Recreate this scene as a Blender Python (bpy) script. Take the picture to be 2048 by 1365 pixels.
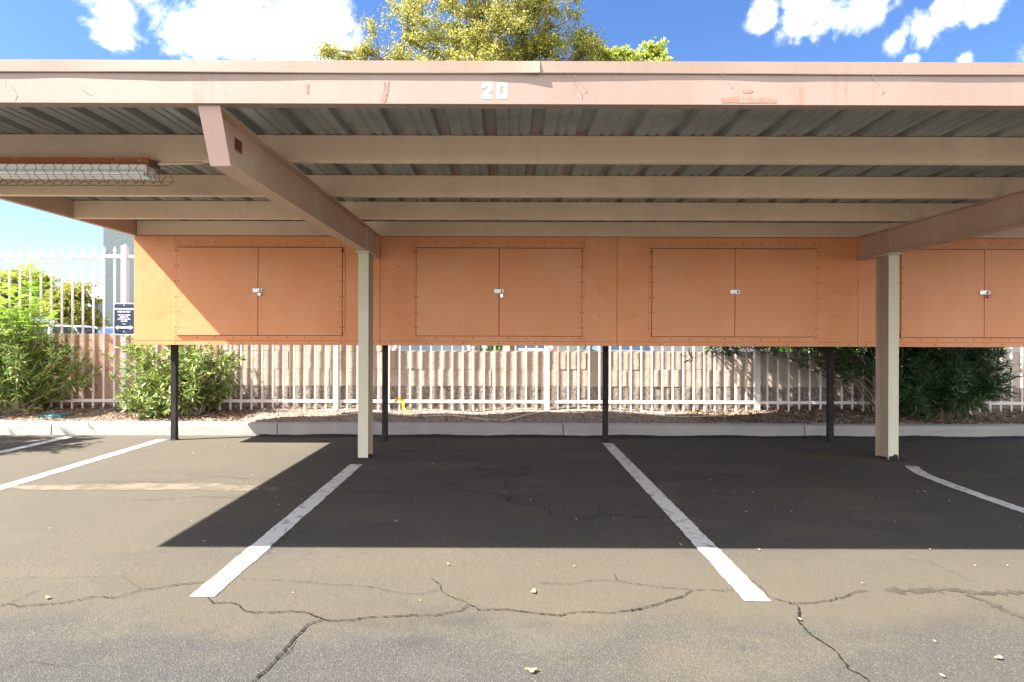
import bpy, math, random
import numpy as np
from mathutils import Vector, Matrix, Quaternion
random.seed(7); RNG = np.random.default_rng(11)
SC = bpy.context.scene
for o in list(bpy.data.objects): bpy.data.objects.remove(o)
COL = SC.collection

# ------------------------------------------------------------------ camera
F = 1100.0                       # focal length in photo pixels (2048 wide)
EYE = 1.29
cam_d = bpy.data.cameras.new("camera"); cam = bpy.data.objects.new("camera", cam_d); COL.objects.link(cam)
cam_d.sensor_width = 36; cam_d.lens = F/2048*36
cam_d.shift_x = 12/2048; cam_d.shift_y = -7.5/2048
cam_d.clip_start = .05; cam_d.clip_end = 3000
ROLL = 0.0031
cam.matrix_world = Matrix.Translation((0, 0, EYE)) @ Matrix.Rotation(math.pi/2, 4, 'X') @ Matrix.Rotation(ROLL, 4, 'Z')
SC.camera = cam

# ------------------------------------------------------------------ sun, sky, exposure
SUN = Vector((-.91, -.235, 1)).normalized()
EL = math.asin(SUN.z); BEAR = math.atan2(SUN.x, SUN.y)      # clockwise from +Y
sl = bpy.data.lights.new("sun", 'SUN'); sl.energy = 5.0; sl.angle = math.radians(.53); sl.color = (1, .945, .86)
so = bpy.data.objects.new("sun", sl); COL.objects.link(so)
so.rotation_mode = 'QUATERNION'; so.rotation_quaternion = SUN.to_track_quat('Z', 'Y'); so.location = (-9, -2, 12)
SC.view_settings.view_transform = 'Standard'; SC.view_settings.look = 'None'
SC.view_settings.exposure = 2.5; SC.view_settings.gamma = 1
SC.cycles.use_denoising = True
SC.cycles.max_bounces = 10; SC.cycles.diffuse_bounces = 6
SC.cycles.sample_clamp_indirect = 8

W = bpy.data.worlds.new("World"); SC.world = W; W.use_nodes = True
wn, wl = W.node_tree.nodes, W.node_tree.links
wn.clear()
w_out = wn.new('ShaderNodeOutputWorld'); bg = wn.new('ShaderNodeBackground'); bgc = wn.new('ShaderNodeBackground')
sky = wn.new('ShaderNodeTexSky'); sky.sky_type = 'NISHITA'; sky.sun_disc = False
sky.sun_elevation = EL; sky.sun_rotation = BEAR % (2*math.pi)
sky.altitude = 350; sky.air_density = 1.0; sky.dust_density = 1.2; sky.ozone_density = 1.6
bg.inputs['Strength'].default_value = .05
tint = wn.new('ShaderNodeMix'); tint.data_type = 'RGBA'; tint.blend_type = 'MULTIPLY'; tint.inputs[0].default_value = 1; tint.inputs[7].default_value = (.52, .71, .98, 1)
wl.new(sky.outputs[0], tint.inputs[6]); wl.new(tint.outputs[2], bg.inputs['Color'])
tc = wn.new('ShaderNodeTexCoord')
def wmath(op, a, b=None, clamp=False):
    n = wn.new('ShaderNodeMath'); n.operation = op; n.use_clamp = clamp
    for i, v in enumerate((a, b)):
        if v is None: continue
        if isinstance(v, (int, float)): n.inputs[i].default_value = v
        else: wl.new(v, n.inputs[i])
    return n.outputs[0]
def blob(px, py, r):
    d = Vector(((px-1012)/F, 1, (675-py)/F)).normalized()
    n = wn.new('ShaderNodeVectorMath'); n.operation = 'DISTANCE'
    wl.new(tc.outputs['Generated'], n.inputs[0]); n.inputs[1].default_value = d
    m = wn.new('ShaderNodeMapRange'); m.interpolation_type = 'SMOOTHSTEP'
    m.inputs[1].default_value = 0; m.inputs[2].default_value = r/F; m.inputs[3].default_value = 1; m.inputs[4].default_value = 0
    wl.new(n.outputs['Value'], m.inputs[0]); return m.outputs[0]
blobs = [(240,35,75),(330,30,110),(410,60,105),(330,-60,110),(470,30,60),(560,85,120),(630,60,120),(610,110,120),(680,120,90),(470,10,90),
         (230,80,60),(1605,30,62),(1660,15,80),(1735,0,85),(1525,32,42),(1835,60,62),(1790,85,48),(1885,30,50),(1960,10,45),(1820,120,28),(1930,120,28),
         (2200,200,170)]
acc = None
def blob_dir(d, r):
    n = wn.new('ShaderNodeVectorMath'); n.operation = 'DISTANCE'
    wl.new(tc.outputs['Generated'], n.inputs[0]); n.inputs[1].default_value = Vector(d).normalized()
    m = wn.new('ShaderNodeMapRange'); m.interpolation_type = 'SMOOTHSTEP'
    m.inputs[1].default_value = r*.6; m.inputs[2].default_value = r; m.inputs[3].default_value = 1; m.inputs[4].default_value = 0
    wl.new(n.outputs['Value'], m.inputs[0]); return m.outputs[0]
acc = wmath('MAXIMUM', blob_dir((-.3,-1,.35), 1.0), blob_dir((.8,-.8,.5), .8))  # unseen clouds behind the camera, added to brighten the shaded bays
for b in blobs:
    v = blob(*b); acc = v if acc is None else wmath('MAXIMUM', acc, v)
nz = wn.new('ShaderNodeTexNoise'); nz.inputs['Scale'].default_value = 9; nz.inputs['Detail'].default_value = 12
nz.inputs['Roughness'].default_value = .62; nz.inputs['Distortion'].default_value = .6
wl.new(tc.outputs['Generated'], nz.inputs['Vector'])
nz2 = wn.new('ShaderNodeTexNoise'); nz2.inputs['Scale'].default_value = 30; nz2.inputs['Detail'].default_value = 10; nz2.inputs['Roughness'].default_value = .6
wl.new(tc.outputs['Generated'], nz2.inputs['Vector'])
dens = wmath('ADD', wmath('MULTIPLY', acc, .9), wmath('ADD', wmath('MULTIPLY', wmath('SUBTRACT', nz.outputs[0], .53), 2.6), wmath('MULTIPLY', wmath('SUBTRACT', nz2.outputs[0], .5), 1.0)))
mr = wn.new('ShaderNodeMapRange'); mr.interpolation_type = 'SMOOTHSTEP'
mr.inputs[1].default_value = .18; mr.inputs[2].default_value = .92; wl.new(dens, mr.inputs[0])
fac = wmath('MULTIPLY', mr.outputs[0], wmath('MULTIPLY', acc, 3.0, True), True)
sxyz = wn.new('ShaderNodeSeparateXYZ'); wl.new(tc.outputs['Generated'], sxyz.inputs[0])
hz_ = wn.new('ShaderNodeMapRange'); hz_.interpolation_type = 'SMOOTHSTEP'; hz_.inputs[1].default_value = .34; hz_.inputs[2].default_value = 0; hz_.inputs[3].default_value = 0; hz_.inputs[4].default_value = .15
wl.new(sxyz.outputs[2], hz_.inputs[0])
fac = wmath('MAXIMUM', fac, hz_.outputs[0])
bgc.inputs['Color'].default_value = (.98, .99, 1, 1); bgc.inputs['Strength'].default_value = .52
mixw = wn.new('ShaderNodeMixShader'); wl.new(fac, mixw.inputs[0]); wl.new(bg.outputs[0], mixw.inputs[1]); wl.new(bgc.outputs[0], mixw.inputs[2])
wl.new(mixw.outputs[0], w_out.inputs[0])

# ------------------------------------------------------------------ helpers
def unroll(px, py):
    dx, dy = px-1024, py-682.5
    return 1024 + dx + ROLL*dy, 682.5 + dy - ROLL*dx
def at(px, py, Y):
    px, py = unroll(px, py)
    return Vector(((px-1012)*Y/F, Y, EYE + (675-py)*Y/F))
def onground(px, py, z=0.):
    px, py = unroll(px, py)
    s = (py-675)/(EYE-z)
    return Vector(((px-1012)/s, F/s, z))

class MB:
    def __init__(self): self.v = []; self.f = []
    def add(self, vs, fs):
        b = len(self.v); self.v += [tuple(p) for p in vs]; self.f += [tuple(b+i for i in f) for f in fs]; return self
    def box(self, x0, x1, y0, y1, z0, z1):
        return self.add([(x0,y0,z0),(x1,y0,z0),(x1,y1,z0),(x0,y1,z0),(x0,y0,z1),(x1,y0,z1),(x1,y1,z1),(x0,y1,z1)],
                        [(0,3,2,1),(4,5,6,7),(0,1,5,4),(1,2,6,5),(2,3,7,6),(3,0,4,7)])
    def prism(self, poly, d, cap=True):
        """poly: list of 3D points, extruded by vector d"""
        n = len(poly); d = Vector(d)
        vs = [Vector(p) for p in poly] + [Vector(p)+d for p in poly]
        fs = [(i, (i+1) % n, n+(i+1) % n, n+i) for i in range(n)]
        if cap: fs += [tuple(range(n-1, -1, -1)), tuple(range(n, 2*n))]
        return self.add(vs, fs)
    def tube(self, p0, p1, r0, r1=None, n=6, cap=True):
        r1 = r0 if r1 is None else r1
        p0, p1 = Vector(p0), Vector(p1); a = (p1-p0)
        if a.length < 1e-6: return self
        a.normalize(); u = a.orthogonal().normalized(); w = a.cross(u)
        vs = []
        for p, r in ((p0, r0), (p1, r1)):
            for k in range(n):
                t = 2*math.pi*k/n; vs.append(p + (u*math.cos(t) + w*math.sin(t))*r)
        fs = [(k, (k+1) % n, n+(k+1) % n, n+k) for k in range(n)]
        if cap: fs += [tuple(range(n-1, -1, -1)), tuple(range(n, 2*n))]
        return self.add(vs, fs)
    def path(self, pts, r, n=6):
        pts = [Vector(p) for p in pts]; rings = []
        u = None
        for i, p in enumerate(pts):
            a = (pts[min(i+1, len(pts)-1)] - pts[max(i-1, 0)]).normalized()
            u = a.orthogonal().normalized() if u is None else (u - a*u.dot(a)).normalized()
            w = a.cross(u); rr = r[i] if isinstance(r, (list, tuple)) else r
            rings.append([p + (u*math.cos(2*math.pi*k/n) + w*math.sin(2*math.pi*k/n))*rr for k in range(n)])
        vs = [q for g in rings for q in g]
        fs = [(j*n+k, j*n+(k+1) % n, (j+1)*n+(k+1) % n, (j+1)*n+k) for j in range(len(rings)-1) for k in range(n)]
        fs += [tuple(range(n-1, -1, -1)), tuple(range((len(rings)-1)*n, len(rings)*n))]
        return self.add(vs, fs)

def link(name, me, m, parent=None, bevel=0, smooth=False, seg=2):
    if isinstance(m, (list, tuple)):
        for q in m: me.materials.append(q)
    else: me.materials.append(m)
    o = bpy.data.objects.new(name, me); COL.objects.link(o)
    if smooth: me.polygons.foreach_set('use_smooth', [True]*len(me.polygons))
    if bevel:
        b = o.modifiers.new('bevel', 'BEVEL'); b.width = bevel; b.segments = seg; b.limit_method = 'ANGLE'; b.angle_limit = math.radians(40)
    if parent is not None:
        o.parent = parent; o.matrix_parent_inverse = Matrix.Translation(-total_loc(parent))
    return o
def total_loc(p):
    v = Vector(p.location)
    return v
def obj(name, mb, m, parent=None, bevel=0, smooth=False, label=None):
    me = bpy.data.meshes.new(name); me.from_pydata(mb.v, [], mb.f); me.update()
    o = link(name, me, m, parent, bevel, smooth)
    if label: o['label'] = label
    return o
def split_obj(name, mb, m, parent=None, **k):
    # one object per connected piece
    par = list(range(len(mb.v)))
    def find(a):
        while par[a] != a: par[a] = par[par[a]]; a = par[a]
        return a
    for f in mb.f:
        for q in f[1:]: par[find(q)] = find(f[0])
    groups = {}
    for f in mb.f: groups.setdefault(find(f[0]), []).append(f)
    out = []
    for fs in groups.values():
        ids = sorted({q for f in fs for q in f}); mp = {q: i for i, q in enumerate(ids)}
        out.append(obj(name, MB().add([mb.v[q] for q in ids], [tuple(mp[q] for q in f) for f in fs]), m, parent, **k))
    return out
def tag(o, label, cat, group=None):
    o['label'] = label; o['category'] = cat
    if group: o['group'] = group
    return o
def thing(name, label, cat, loc=(0,0,0), group=None):
    o = bpy.data.objects.new(name, None); COL.objects.link(o); o.location = loc; o.empty_display_size = .2
    return tag(o, label, cat, group)
def struct(name, mb, m, parent=None, **k):
    o = obj(name, mb, m, parent, **k)
    if parent is None: o['kind'] = 'structure'
    return o

# ------------------------------------------------------------------ materials
def mat(name, base, rough=.6, metal=0., layers=(), bump=(), coat=0., trans=0., spec=.5, island=None, coords='pos'):
    """layers: (color, scale or (sx,sy,sz), lo, hi, amount[, detail, seed]); bump: (scale, distance[, kind])"""
    m = bpy.data.materials.new(name); m.use_nodes = True
    n, l = m.node_tree.nodes, m.node_tree.links
    p = n['Principled BSDF']
    p.inputs['Roughness'].default_value = rough; p.inputs['Metallic'].default_value = metal
    p.inputs['Specular IOR Level'].default_value = spec
    if coat: p.inputs['Coat Weight'].default_value = coat
    g = n.new('ShaderNodeNewGeometry')
    src = g.outputs['Position']
    col = None
    rgb = n.new('ShaderNodeRGB'); rgb.outputs[0].default_value = (*base, 1); col = rgb.outputs[0]
    def tex(scale, detail, seed, kind='noise'):
        mp = n.new('ShaderNodeMapping'); l.new(src, mp.inputs['Vector'])
        sc = scale if isinstance(scale, (tuple, list)) else (scale,)*3
        mp.inputs['Scale'].default_value = sc; mp.inputs['Location'].default_value = (seed*3.7, seed*1.3, seed*.7)
        if kind == 'voronoi':
            t = n.new('ShaderNodeTexVoronoi'); t.inputs['Scale'].default_value = 1; l.new(mp.outputs[0], t.inputs['Vector']); return t.outputs['Distance']
        t = n.new('ShaderNodeTexNoise'); t.inputs['Scale'].default_value = 1; t.inputs['Detail'].default_value = detail
        t.inputs['Roughness'].default_value = .6
        l.new(mp.outputs[0], t.inputs['Vector']); return t.outputs[0]
    for i, L in enumerate(layers):
        c, s, lo, hi, amt = L[:5]; det = L[5] if len(L) > 5 else 5; seed = L[6] if len(L) > 6 else i+1
        kind = L[7] if len(L) > 7 else 'noise'
        t = tex(s, det, seed, kind)
        r = n.new('ShaderNodeMapRange'); r.inputs[1].default_value = lo; r.inputs[2].default_value = hi; r.inputs[4].default_value = amt
        l.new(t, r.inputs[0])
        x = n.new('ShaderNodeMix'); x.data_type = 'RGBA'; l.new(r.outputs[0], x.inputs[0]); l.new(col, x.inputs[6]); x.inputs[7].default_value = (*c, 1)
        col = x.outputs[2]
    if island:
        r = n.new('ShaderNodeValToRGB'); e = r.color_ramp.elements
        e[0].color = (*island[0], 1); e[1].color = (*island[-1], 1)
        for k, c in enumerate(island[1:-1]):
            q = e.new((k+1)/(len(island)-1)); q.color = (*c, 1)
        l.new(g.outputs['Random Per Island'], r.inputs[0])
        x = n.new('ShaderNodeMix'); x.data_type = 'RGBA'; x.inputs[0].default_value = .95; l.new(col, x.inputs[6]); l.new(r.outputs[0], x.inputs[7]); col = x.outputs[2]
    l.new(col, p.inputs['Base Color'])
    nrm = None
    for i, b in enumerate(bump):
        t = tex(b[0], 4, 20+i, b[2] if len(b) > 2 else 'noise')
        q = n.new('ShaderNodeBump'); q.inputs['Distance'].default_value = b[1]; q.inputs['Strength'].default_value = 1
        l.new(t, q.inputs['Height'])
        if nrm is not None: l.new(nrm, q.inputs['Normal'])
        nrm = q.outputs[0]
    if nrm is not None: l.new(nrm, p.inputs['Normal'])
    if trans:
        tr = n.new('ShaderNodeBsdfTranslucent'); l.new(col, tr.inputs['Color'])
        mx = n.new('ShaderNodeMixShader'); mx.inputs[0].default_value = trans
        out = n['Material Output']; l.new(p.outputs[0], mx.inputs[1]); l.new(tr.outputs[0], mx.inputs[2]); l.new(mx.outputs[0], out.inputs[0])
    return m

M = {}
M['asphalt'] = mat('asphalt', (.046,.0425,.037), .88, layers=[
    ((.064,.056,.043), .5, .45, .65, .75, 6, 1), ((.038,.038,.041), (.35,.6,1), .50, .68, .65, 6, 2), ((.08,.068,.048), (.9,1.6,1), .52, .62, .6, 5, 3),
    ((.038,.037,.036), (7,7,7), .45, .75, .35, 8, 4), ((.145,.13,.105), 190, .54, .68, .7, 2, 5), ((.013,.0125,.012), 170, .54, .70, .65, 2, 6), ((.028,.027,.028), (1.3,3.2,1), .58, .70, .6, 7, 9), ((.075,.069,.06), (1.6,2.6,1), .60, .72, .55, 8, 19), ((.034,.027,.023), (.8,1.7,1), .60, .68, .5, 6, 23)],
    bump=[(140, .006), (30, .004), (1.2, .012)], spec=.3)
M['oil'] = mat('oil_stain', (.036,.025,.022), .8, layers=[((.05,.045,.04), 9, .44, .58, .9, 7)], bump=[(120,.005)], spec=.3)
M['seal'] = mat('sealed_asphalt', (.024,.024,.025), .85, layers=[((.04,.038,.036), 2.5, .45, .7, .6, 6), ((.09,.08,.07), 170, .6, .72, .5, 2)], bump=[(120,.005)], spec=.3)
M['crack'] = mat('crack_dark', (.018,.016,.014), .95, spec=.1)
M['stain'] = mat('dusty_stain', (.13,.11,.085), .95, layers=[((.075,.064,.05), 9, .45, .6, .8, 7)], bump=[(120,.003)], spec=.2)
M['line'] = mat('road_paint', (.52,.515,.50), .7, layers=[((.14,.135,.125), (14,14,14), .53, .64, .8, 10), ((.55,.52,.47), 3, .5, .7, .5), ((.35,.33,.3), 160, .6, .7, .5, 2)], bump=[(140,.004)])
M['kerb'] = mat('kerb_concrete', (.34,.32,.295), .9, layers=[((.27,.26,.245), (1.2,1.2,8), .5, .68, .6, 6), ((.42,.40,.365), 3, .5, .7, .5), ((.25,.23,.21), 60, .62, .75, .5, 3)], bump=[(60,.005),(8,.006)])
M['soil'] = mat('bed_soil', (.22,.17,.13), .95, layers=[((.17,.12,.09), 12, .45, .6, .8), ((.33,.27,.21), 60, .5, .6, .8, 3)], bump=[(45,.02),(90,.01)])
M['gravel'] = mat('gravel_stone', (.42,.34,.27), .9, island=[(.13,.10,.08),(.28,.21,.155),(.38,.30,.235),(.25,.21,.175),(.46,.39,.32)])
M['litter'] = mat('leaf_litter', (.16,.09,.05), .9, island=[(.10,.055,.03),(.22,.12,.06),(.30,.19,.11),(.14,.08,.05)], trans=.15)
def steel(name, base, dirt, extra=(), rough=.55):
    return mat(name, base, rough, layers=[(dirt, (1.1,1.1,.5), .42, .66, .45, 6, 1), (dirt, (26,26,.8), .52, .74, .35, 4, 2)] + list(extra), bump=[(2.2,.0012),(70,.0006)], spec=.4)
M['fascia'] = steel('fascia_paint', (.325,.24,.195), (.275,.18,.145), [((.31,.115,.06), (7.5,7.5,1.2), .60, .72, .6, 7, 5), ((.37,.275,.235), 1.1, .5, .7, .6, 3, 8)])
M['cap'] = steel('trim_paint', (.36,.26,.205), (.30,.21,.155), [((.25,.17,.12), (45,45,45), .66, .74, .7, 3, 5), ((.42,.24,.15), (3,3,12), .6, .75, .5, 5, 15)])
M['purlin'] = steel('purlin_paint', (.86,.66,.48), (.72,.53,.37), [((.42,.34,.27), (.8,.8,2), .52, .72, .4, 6, 6), ((.30,.2,.14), (40,40,3), .68, .8, .5, 5, 8)])
M['rafter'] = steel('rafter_paint', (.60,.43,.32), (.44,.30,.22), [((.62,.6,.47), (1.5,2.2,1.5), .56, .7, .45, 5, 7)])
M['endplate'] = steel('endplate_paint', (.60,.41,.35), (.54,.36,.30), [((.65,.57,.4), 6, .6, .75, .5)])
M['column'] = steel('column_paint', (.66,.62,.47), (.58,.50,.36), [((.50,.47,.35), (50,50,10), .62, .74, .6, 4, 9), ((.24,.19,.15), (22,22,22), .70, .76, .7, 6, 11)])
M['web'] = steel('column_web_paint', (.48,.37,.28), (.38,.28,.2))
M['deck'] = mat('galvanised_deck', (.35,.395,.41), .42, .55, layers=[((.23,.265,.28), (.9,.9,.9), .45, .65, .7, 5), ((.20,.19,.17), (16,1.2,1), .58, .75, .5, 5), ((.42,.45,.45), (3,.5,1), .6, .72, .5, 5)], bump=[(60,.0005)])
M['post'] = mat('thin_post_paint', (.028,.023,.023), .75, spec=.15, layers=[((.07,.055,.048), (6,6,3), .5, .7, .6), ((.28,.17,.11), 40, .66, .76, .6)], bump=[(60,.001)])
M['locker'] = mat('locker_orange', (.78,.305,.12), .5, layers=[((.72,.28,.11), (1.3,1.3,.8), .42, .66, .6, 5, 1), ((.80,.38,.19), (2.2,2.2,1.4), .48, .68, .6, 5, 2), ((.54,.22,.10), (34,34,1.4), .60, .8, .3, 4, 3), ((.45,.2,.1), 55, .68, .76, .4, 3, 4)],
    bump=[(1.9,.006),(5.5,.0022),(90,.0006)], spec=.4)
M['locker2'] = mat('locker_orange_door', (.77,.315,.135), .5, layers=[((.70,.28,.11), (1.1,1.1,.9), .42, .66, .6, 5, 11), ((.79,.38,.20), (1.6,1.6,1.2), .48, .68, .6, 5, 12), ((.40,.185,.1), (14,14,14), .66, .76, .35, 7, 13)],
    bump=[(1.5,.009),(4.5,.003),(90,.0006)], spec=.4)
M['seam'] = mat('rivet_paint', (.22,.09,.045), .5, layers=[((.20,.09,.05), 60, .5, .6, .6)])
M['hasp'] = mat('zinc_hasp', (.68,.70,.70), .35, .7, layers=[((.4,.4,.38), 80, .5, .65, .5)])
M['steel'] = mat('padlock_steel', (.72,.72,.72), .25, .9)
M['redlock'] = mat('padlock_red', (.55,.05,.08), .3, .2, coat=.4)
M['black'] = mat('black_gap', (.02,.018,.017), .7)
M['fence'] = mat('fence_paint', (.66,.60,.57), .5, layers=[((.62,.54,.49), (4,4,1.5), .5, .7, .5), ((.62,.30,.12), (16,16,30), .69, .77, .6, 6)], bump=[(60,.0006)])
M['pinkwall'] = mat('pink_block', (.52,.30,.205), .92, layers=[((.44,.25,.17), 4, .42, .62, .6, 7), ((.62,.42,.32), 1.2, .5, .7, .6)], bump=[(45,.012),(120,.005)])
M['block'] = mat('grey_block', (.60,.50,.39), .95, layers=[((.44,.355,.275), 5, .42, .62, .6, 8), ((.56,.49,.41), 1.5, .5, .68, .7), ((.26,.21,.17), 70, .58, .72, .6, 3)], bump=[(38,.016),(110,.010)])
M['roughblock'] = mat('rough_block', (.36,.30,.245), .95, layers=[((.19,.155,.13), 22, .48, .60, .85, 8), ((.5,.45,.39), 40, .56, .66, .7, 6)], bump=[(22,.035),(70,.02)])
M['mortar'] = mat('mortar', (.40,.33,.26), .95, bump=[(70,.01)])
M['stucco'] = mat('grey_stucco', (.12,.148,.16), .95, layers=[((.11,.14,.155), (3,3,5), .45, .62, .7, 8)], bump=[(14,.03),(40,.015)])
M['white'] = mat('white_paint', (.8,.8,.78), .5, layers=[((.7,.69,.66), 2, .5, .7, .5)])
M['signblue'] = mat('sign_navy', (.012,.022,.06), .35)
M['signwhite'] = mat('sign_white', (.85,.86,.88), .4)
M['rust'] = mat('rusty_housing', (.42,.12,.045), .8, layers=[((.62,.30,.12), (9,9,9), .55, .68, .9, 7), ((.22,.06,.03), (5,5,14), .5, .7, .7, 6)], bump=[(60,.002)])
M['tube'] = mat('lamp_tube', (.90,.95,.94), .2)
M['reflector'] = mat('lamp_reflector', (.82,.87,.82), .4, layers=[((.5,.42,.32), (5,20,20), .55, .75, .5)])
M['green'] = mat('green_socket', (.02,.30,.16), .5)
M['wire'] = mat('guard_wire', (.10,.07,.055), .6)
M['stickerbg'] = mat('sticker_edge', (.45,.34,.29), .5)
M['stickered'] = mat('sticker_red', (.24,.035,.025), .5)
M['stickdark'] = mat('sticker_print', (.03,.015,.012), .5)
M['bark'] = mat('bark', (.20,.15,.10), .9, layers=[((.32,.26,.19), 14, .5, .7, .7)], bump=[(50,.01)])
M['palebark'] = mat('pale_stem', (.36,.30,.22), .85, layers=[((.22,.17,.12), 18, .5, .7, .7)], bump=[(50,.006)])
M['leaf_tree'] = mat('tree_leaf', (.2,.2,.03), .55, island=[(.20,.22,.04),(.46,.40,.05),(.11,.15,.03),(.55,.49,.11),(.28,.30,.06)], trans=.38)
M['leaf_tree2'] = mat('small_tree_leaf', (.2,.2,.03), .55, island=[(.34,.38,.07),(.50,.52,.10),(.22,.30,.05)], trans=.38)
M['leaf_far'] = mat('far_tree_leaf', (.2,.2,.03), .6, island=[(.20,.22,.045),(.48,.40,.06),(.14,.20,.04),(.34,.34,.07)], trans=.4)
M['leaf_lime'] = mat('lime_leaf', (.25,.4,.03), .5, island=[(.30,.50,.05),(.42,.62,.06),(.22,.40,.04)], trans=.5)
M['leaf_ole'] = mat('oleander_leaf', (.08,.15,.035), .42, island=[(.07,.15,.03),(.18,.27,.05),(.52,.55,.16),(.12,.21,.045),(.045,.10,.025),(.34,.40,.08)], trans=.3)  # palest and darkest tones paint in leaf highlights and shaded gaps
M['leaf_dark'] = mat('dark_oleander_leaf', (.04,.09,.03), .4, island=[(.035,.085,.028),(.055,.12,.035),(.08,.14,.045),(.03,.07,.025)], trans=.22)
M['flower'] = mat('pink_flower', (.85,.50,.48), .6, trans=.3)
M['dryleaf'] = mat('dry_leaf', (.62,.40,.17), .7, island=[(.66,.42,.16),(.50,.26,.10),(.70,.58,.36)], trans=.2)
M['hose'] = mat('pale_hose', (.55,.45,.36), .6)
M['yellow'] = mat('yellow_ribbon', (.62,.48,.03), .5, trans=.2)
M['lid'] = mat('valve_lid', (.05,.18,.19), .6)
M['glass'] = mat('car_glass', (.03,.045,.06), .08, .0, spec=.8, coat=.5)
M['tyre'] = mat('tyre', (.025,.025,.025), .85)
M['rim'] = mat('rim', (.55,.55,.56), .3, .9)
M['tail'] = mat('tail_lamp', (.50,.015,.02), .2, coat=.6)
M['lamp'] = mat('head_lamp', (.75,.78,.8), .12, coat=.6)
def asphalt_band():  # tan stain, with sunlit warmth painted in outside the roof shadow
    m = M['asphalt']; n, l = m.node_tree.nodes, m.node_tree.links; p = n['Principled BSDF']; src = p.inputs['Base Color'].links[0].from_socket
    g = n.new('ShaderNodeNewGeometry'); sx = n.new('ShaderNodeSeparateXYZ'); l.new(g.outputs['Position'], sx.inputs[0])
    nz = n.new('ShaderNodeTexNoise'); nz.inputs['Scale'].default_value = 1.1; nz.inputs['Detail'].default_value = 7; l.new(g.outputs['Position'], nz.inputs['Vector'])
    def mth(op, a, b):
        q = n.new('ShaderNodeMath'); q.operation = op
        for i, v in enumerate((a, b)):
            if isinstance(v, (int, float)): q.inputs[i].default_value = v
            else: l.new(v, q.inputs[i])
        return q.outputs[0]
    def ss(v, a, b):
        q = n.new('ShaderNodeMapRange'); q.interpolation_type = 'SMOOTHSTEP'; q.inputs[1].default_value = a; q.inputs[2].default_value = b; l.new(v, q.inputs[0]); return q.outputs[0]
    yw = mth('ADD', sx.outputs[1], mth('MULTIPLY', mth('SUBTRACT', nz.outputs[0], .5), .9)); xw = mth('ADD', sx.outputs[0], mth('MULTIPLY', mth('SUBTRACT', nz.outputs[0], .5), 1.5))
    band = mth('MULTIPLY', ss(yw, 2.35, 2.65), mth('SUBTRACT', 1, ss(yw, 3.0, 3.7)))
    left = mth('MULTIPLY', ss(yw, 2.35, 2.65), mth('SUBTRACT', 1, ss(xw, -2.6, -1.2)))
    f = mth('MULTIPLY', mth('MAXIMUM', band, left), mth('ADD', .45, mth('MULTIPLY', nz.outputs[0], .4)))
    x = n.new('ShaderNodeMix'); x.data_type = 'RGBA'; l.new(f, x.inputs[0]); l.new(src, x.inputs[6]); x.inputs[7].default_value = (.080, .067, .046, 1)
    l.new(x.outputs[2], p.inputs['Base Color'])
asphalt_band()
M['smudge'] = mat('tar_smudge', (.032,.031,.031), .9, layers=[((.048,.043,.036), 14, .46, .58, .9, 7)], bump=[(120,.004)], spec=.2)
M['tyre_mark'] = mat('tyre_mark', (.042,.034,.025), .9, layers=[((.058,.052,.042), 18, .46, .60, .9, 7)], bump=[(120,.004)], spec=.2)
def carpaint(n, c): return mat(n, c, .3, .25, coat=.8)

# ------------------------------------------------------------------ ground
g = MB(); g.add([(-250,-60,0),(250,-60,0),(250,400,0),(-250,400,0)], [(0,1,2,3)])
asphalt = struct('asphalt', g, M['asphalt'])
def line_strip(pts, w):
    m = MB(); L = []; 
    P = [Vector(p) for p in pts]; vs = []
    fine = []
    for a, b in zip(P, P[1:]):
        k = max(2, int((b-a).length/.04))
        fine += [a.lerp(b, i/k) for i in range(k)]
    fine.append(P[-1])
    n = len(fine)
    for i, p in enumerate(fine):
        t = (fine[min(i+1, n-1)]-fine[max(i-1, 0)]).normalized(); q = Vector((-t.y, t.x, 0))
        j = random.uniform(-.005, .004); k = random.uniform(-.005, .004)
        vs += [p + q*(w/2+j), p - q*(w/2+k)]
    m.add(vs, [(2*i, 2*i+1, 2*i+3, 2*i+2) for i in range(n-1)]); return m
Z1 = .004
for pts in ([(-1.507,5.55,Z1),(-1.50,2.72,Z1)], [(1.24,6.70,Z1),(1.238,2.69,Z1)], [(-4.28,6.86,Z1),(-4.27,2.72,Z1)], [(-5.57,7.02,Z1),(-5.60,2.9,Z1)],
            [(4.10,5.56,Z1),(4.03,5.42,Z1),(3.96,5.22,Z1),(3.91,4.8,Z1),(3.885,4.2,Z1),(3.88,2.7,Z1)]):
    obj('parking_line', line_strip(pts, .128 if pts[0][0] < 4 else .115), M['line'], asphalt)
# cracks: jagged thin strips traced on the ground
def crack_strip(m, pix, w, jag=.5):
    P = [onground(x, y, 0) for x, y in pix]
    for _ in range(4):
        Q = []
        for a, b in zip(P, P[1:]):
            d = (b-a); n = Vector((-d.y, d.x, 0))
            Q += [a, a.lerp(b, .5) + n*random.uniform(-.09, .09)*jag*2]
        P = Q + [P[-1]]
    n = len(P); vs = []
    for i, p in enumerate(P):
        t = (P[min(i+1, n-1)]-P[max(i-1, 0)]); t = t.normalized() if t.length > 1e-7 else Vector((1,0,0)); q = Vector((-t.y, t.x, 0))
        ww = w*random.uniform(.25, 1.5)*min(1, i/4+.15, (n-1-i)/4+.15)
        if random.random() < .06: ww *= 2.0
        vs += [(p.x+q.x*ww/2, p.y+q.y*ww/2, .0065), (p.x-q.x*ww/2, p.y-q.y*ww/2, .0065)]
    m.add(vs, [(2*i, 2*i+1, 2*i+3, 2*i+2) for i in range(n-1)])
def Z5(L): return [(x/2.703, 860+y/2.703) for x, y in L]
def Z6(L): return [(700+x/2.703, 860+y/2.703) for x, y in L]
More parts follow.
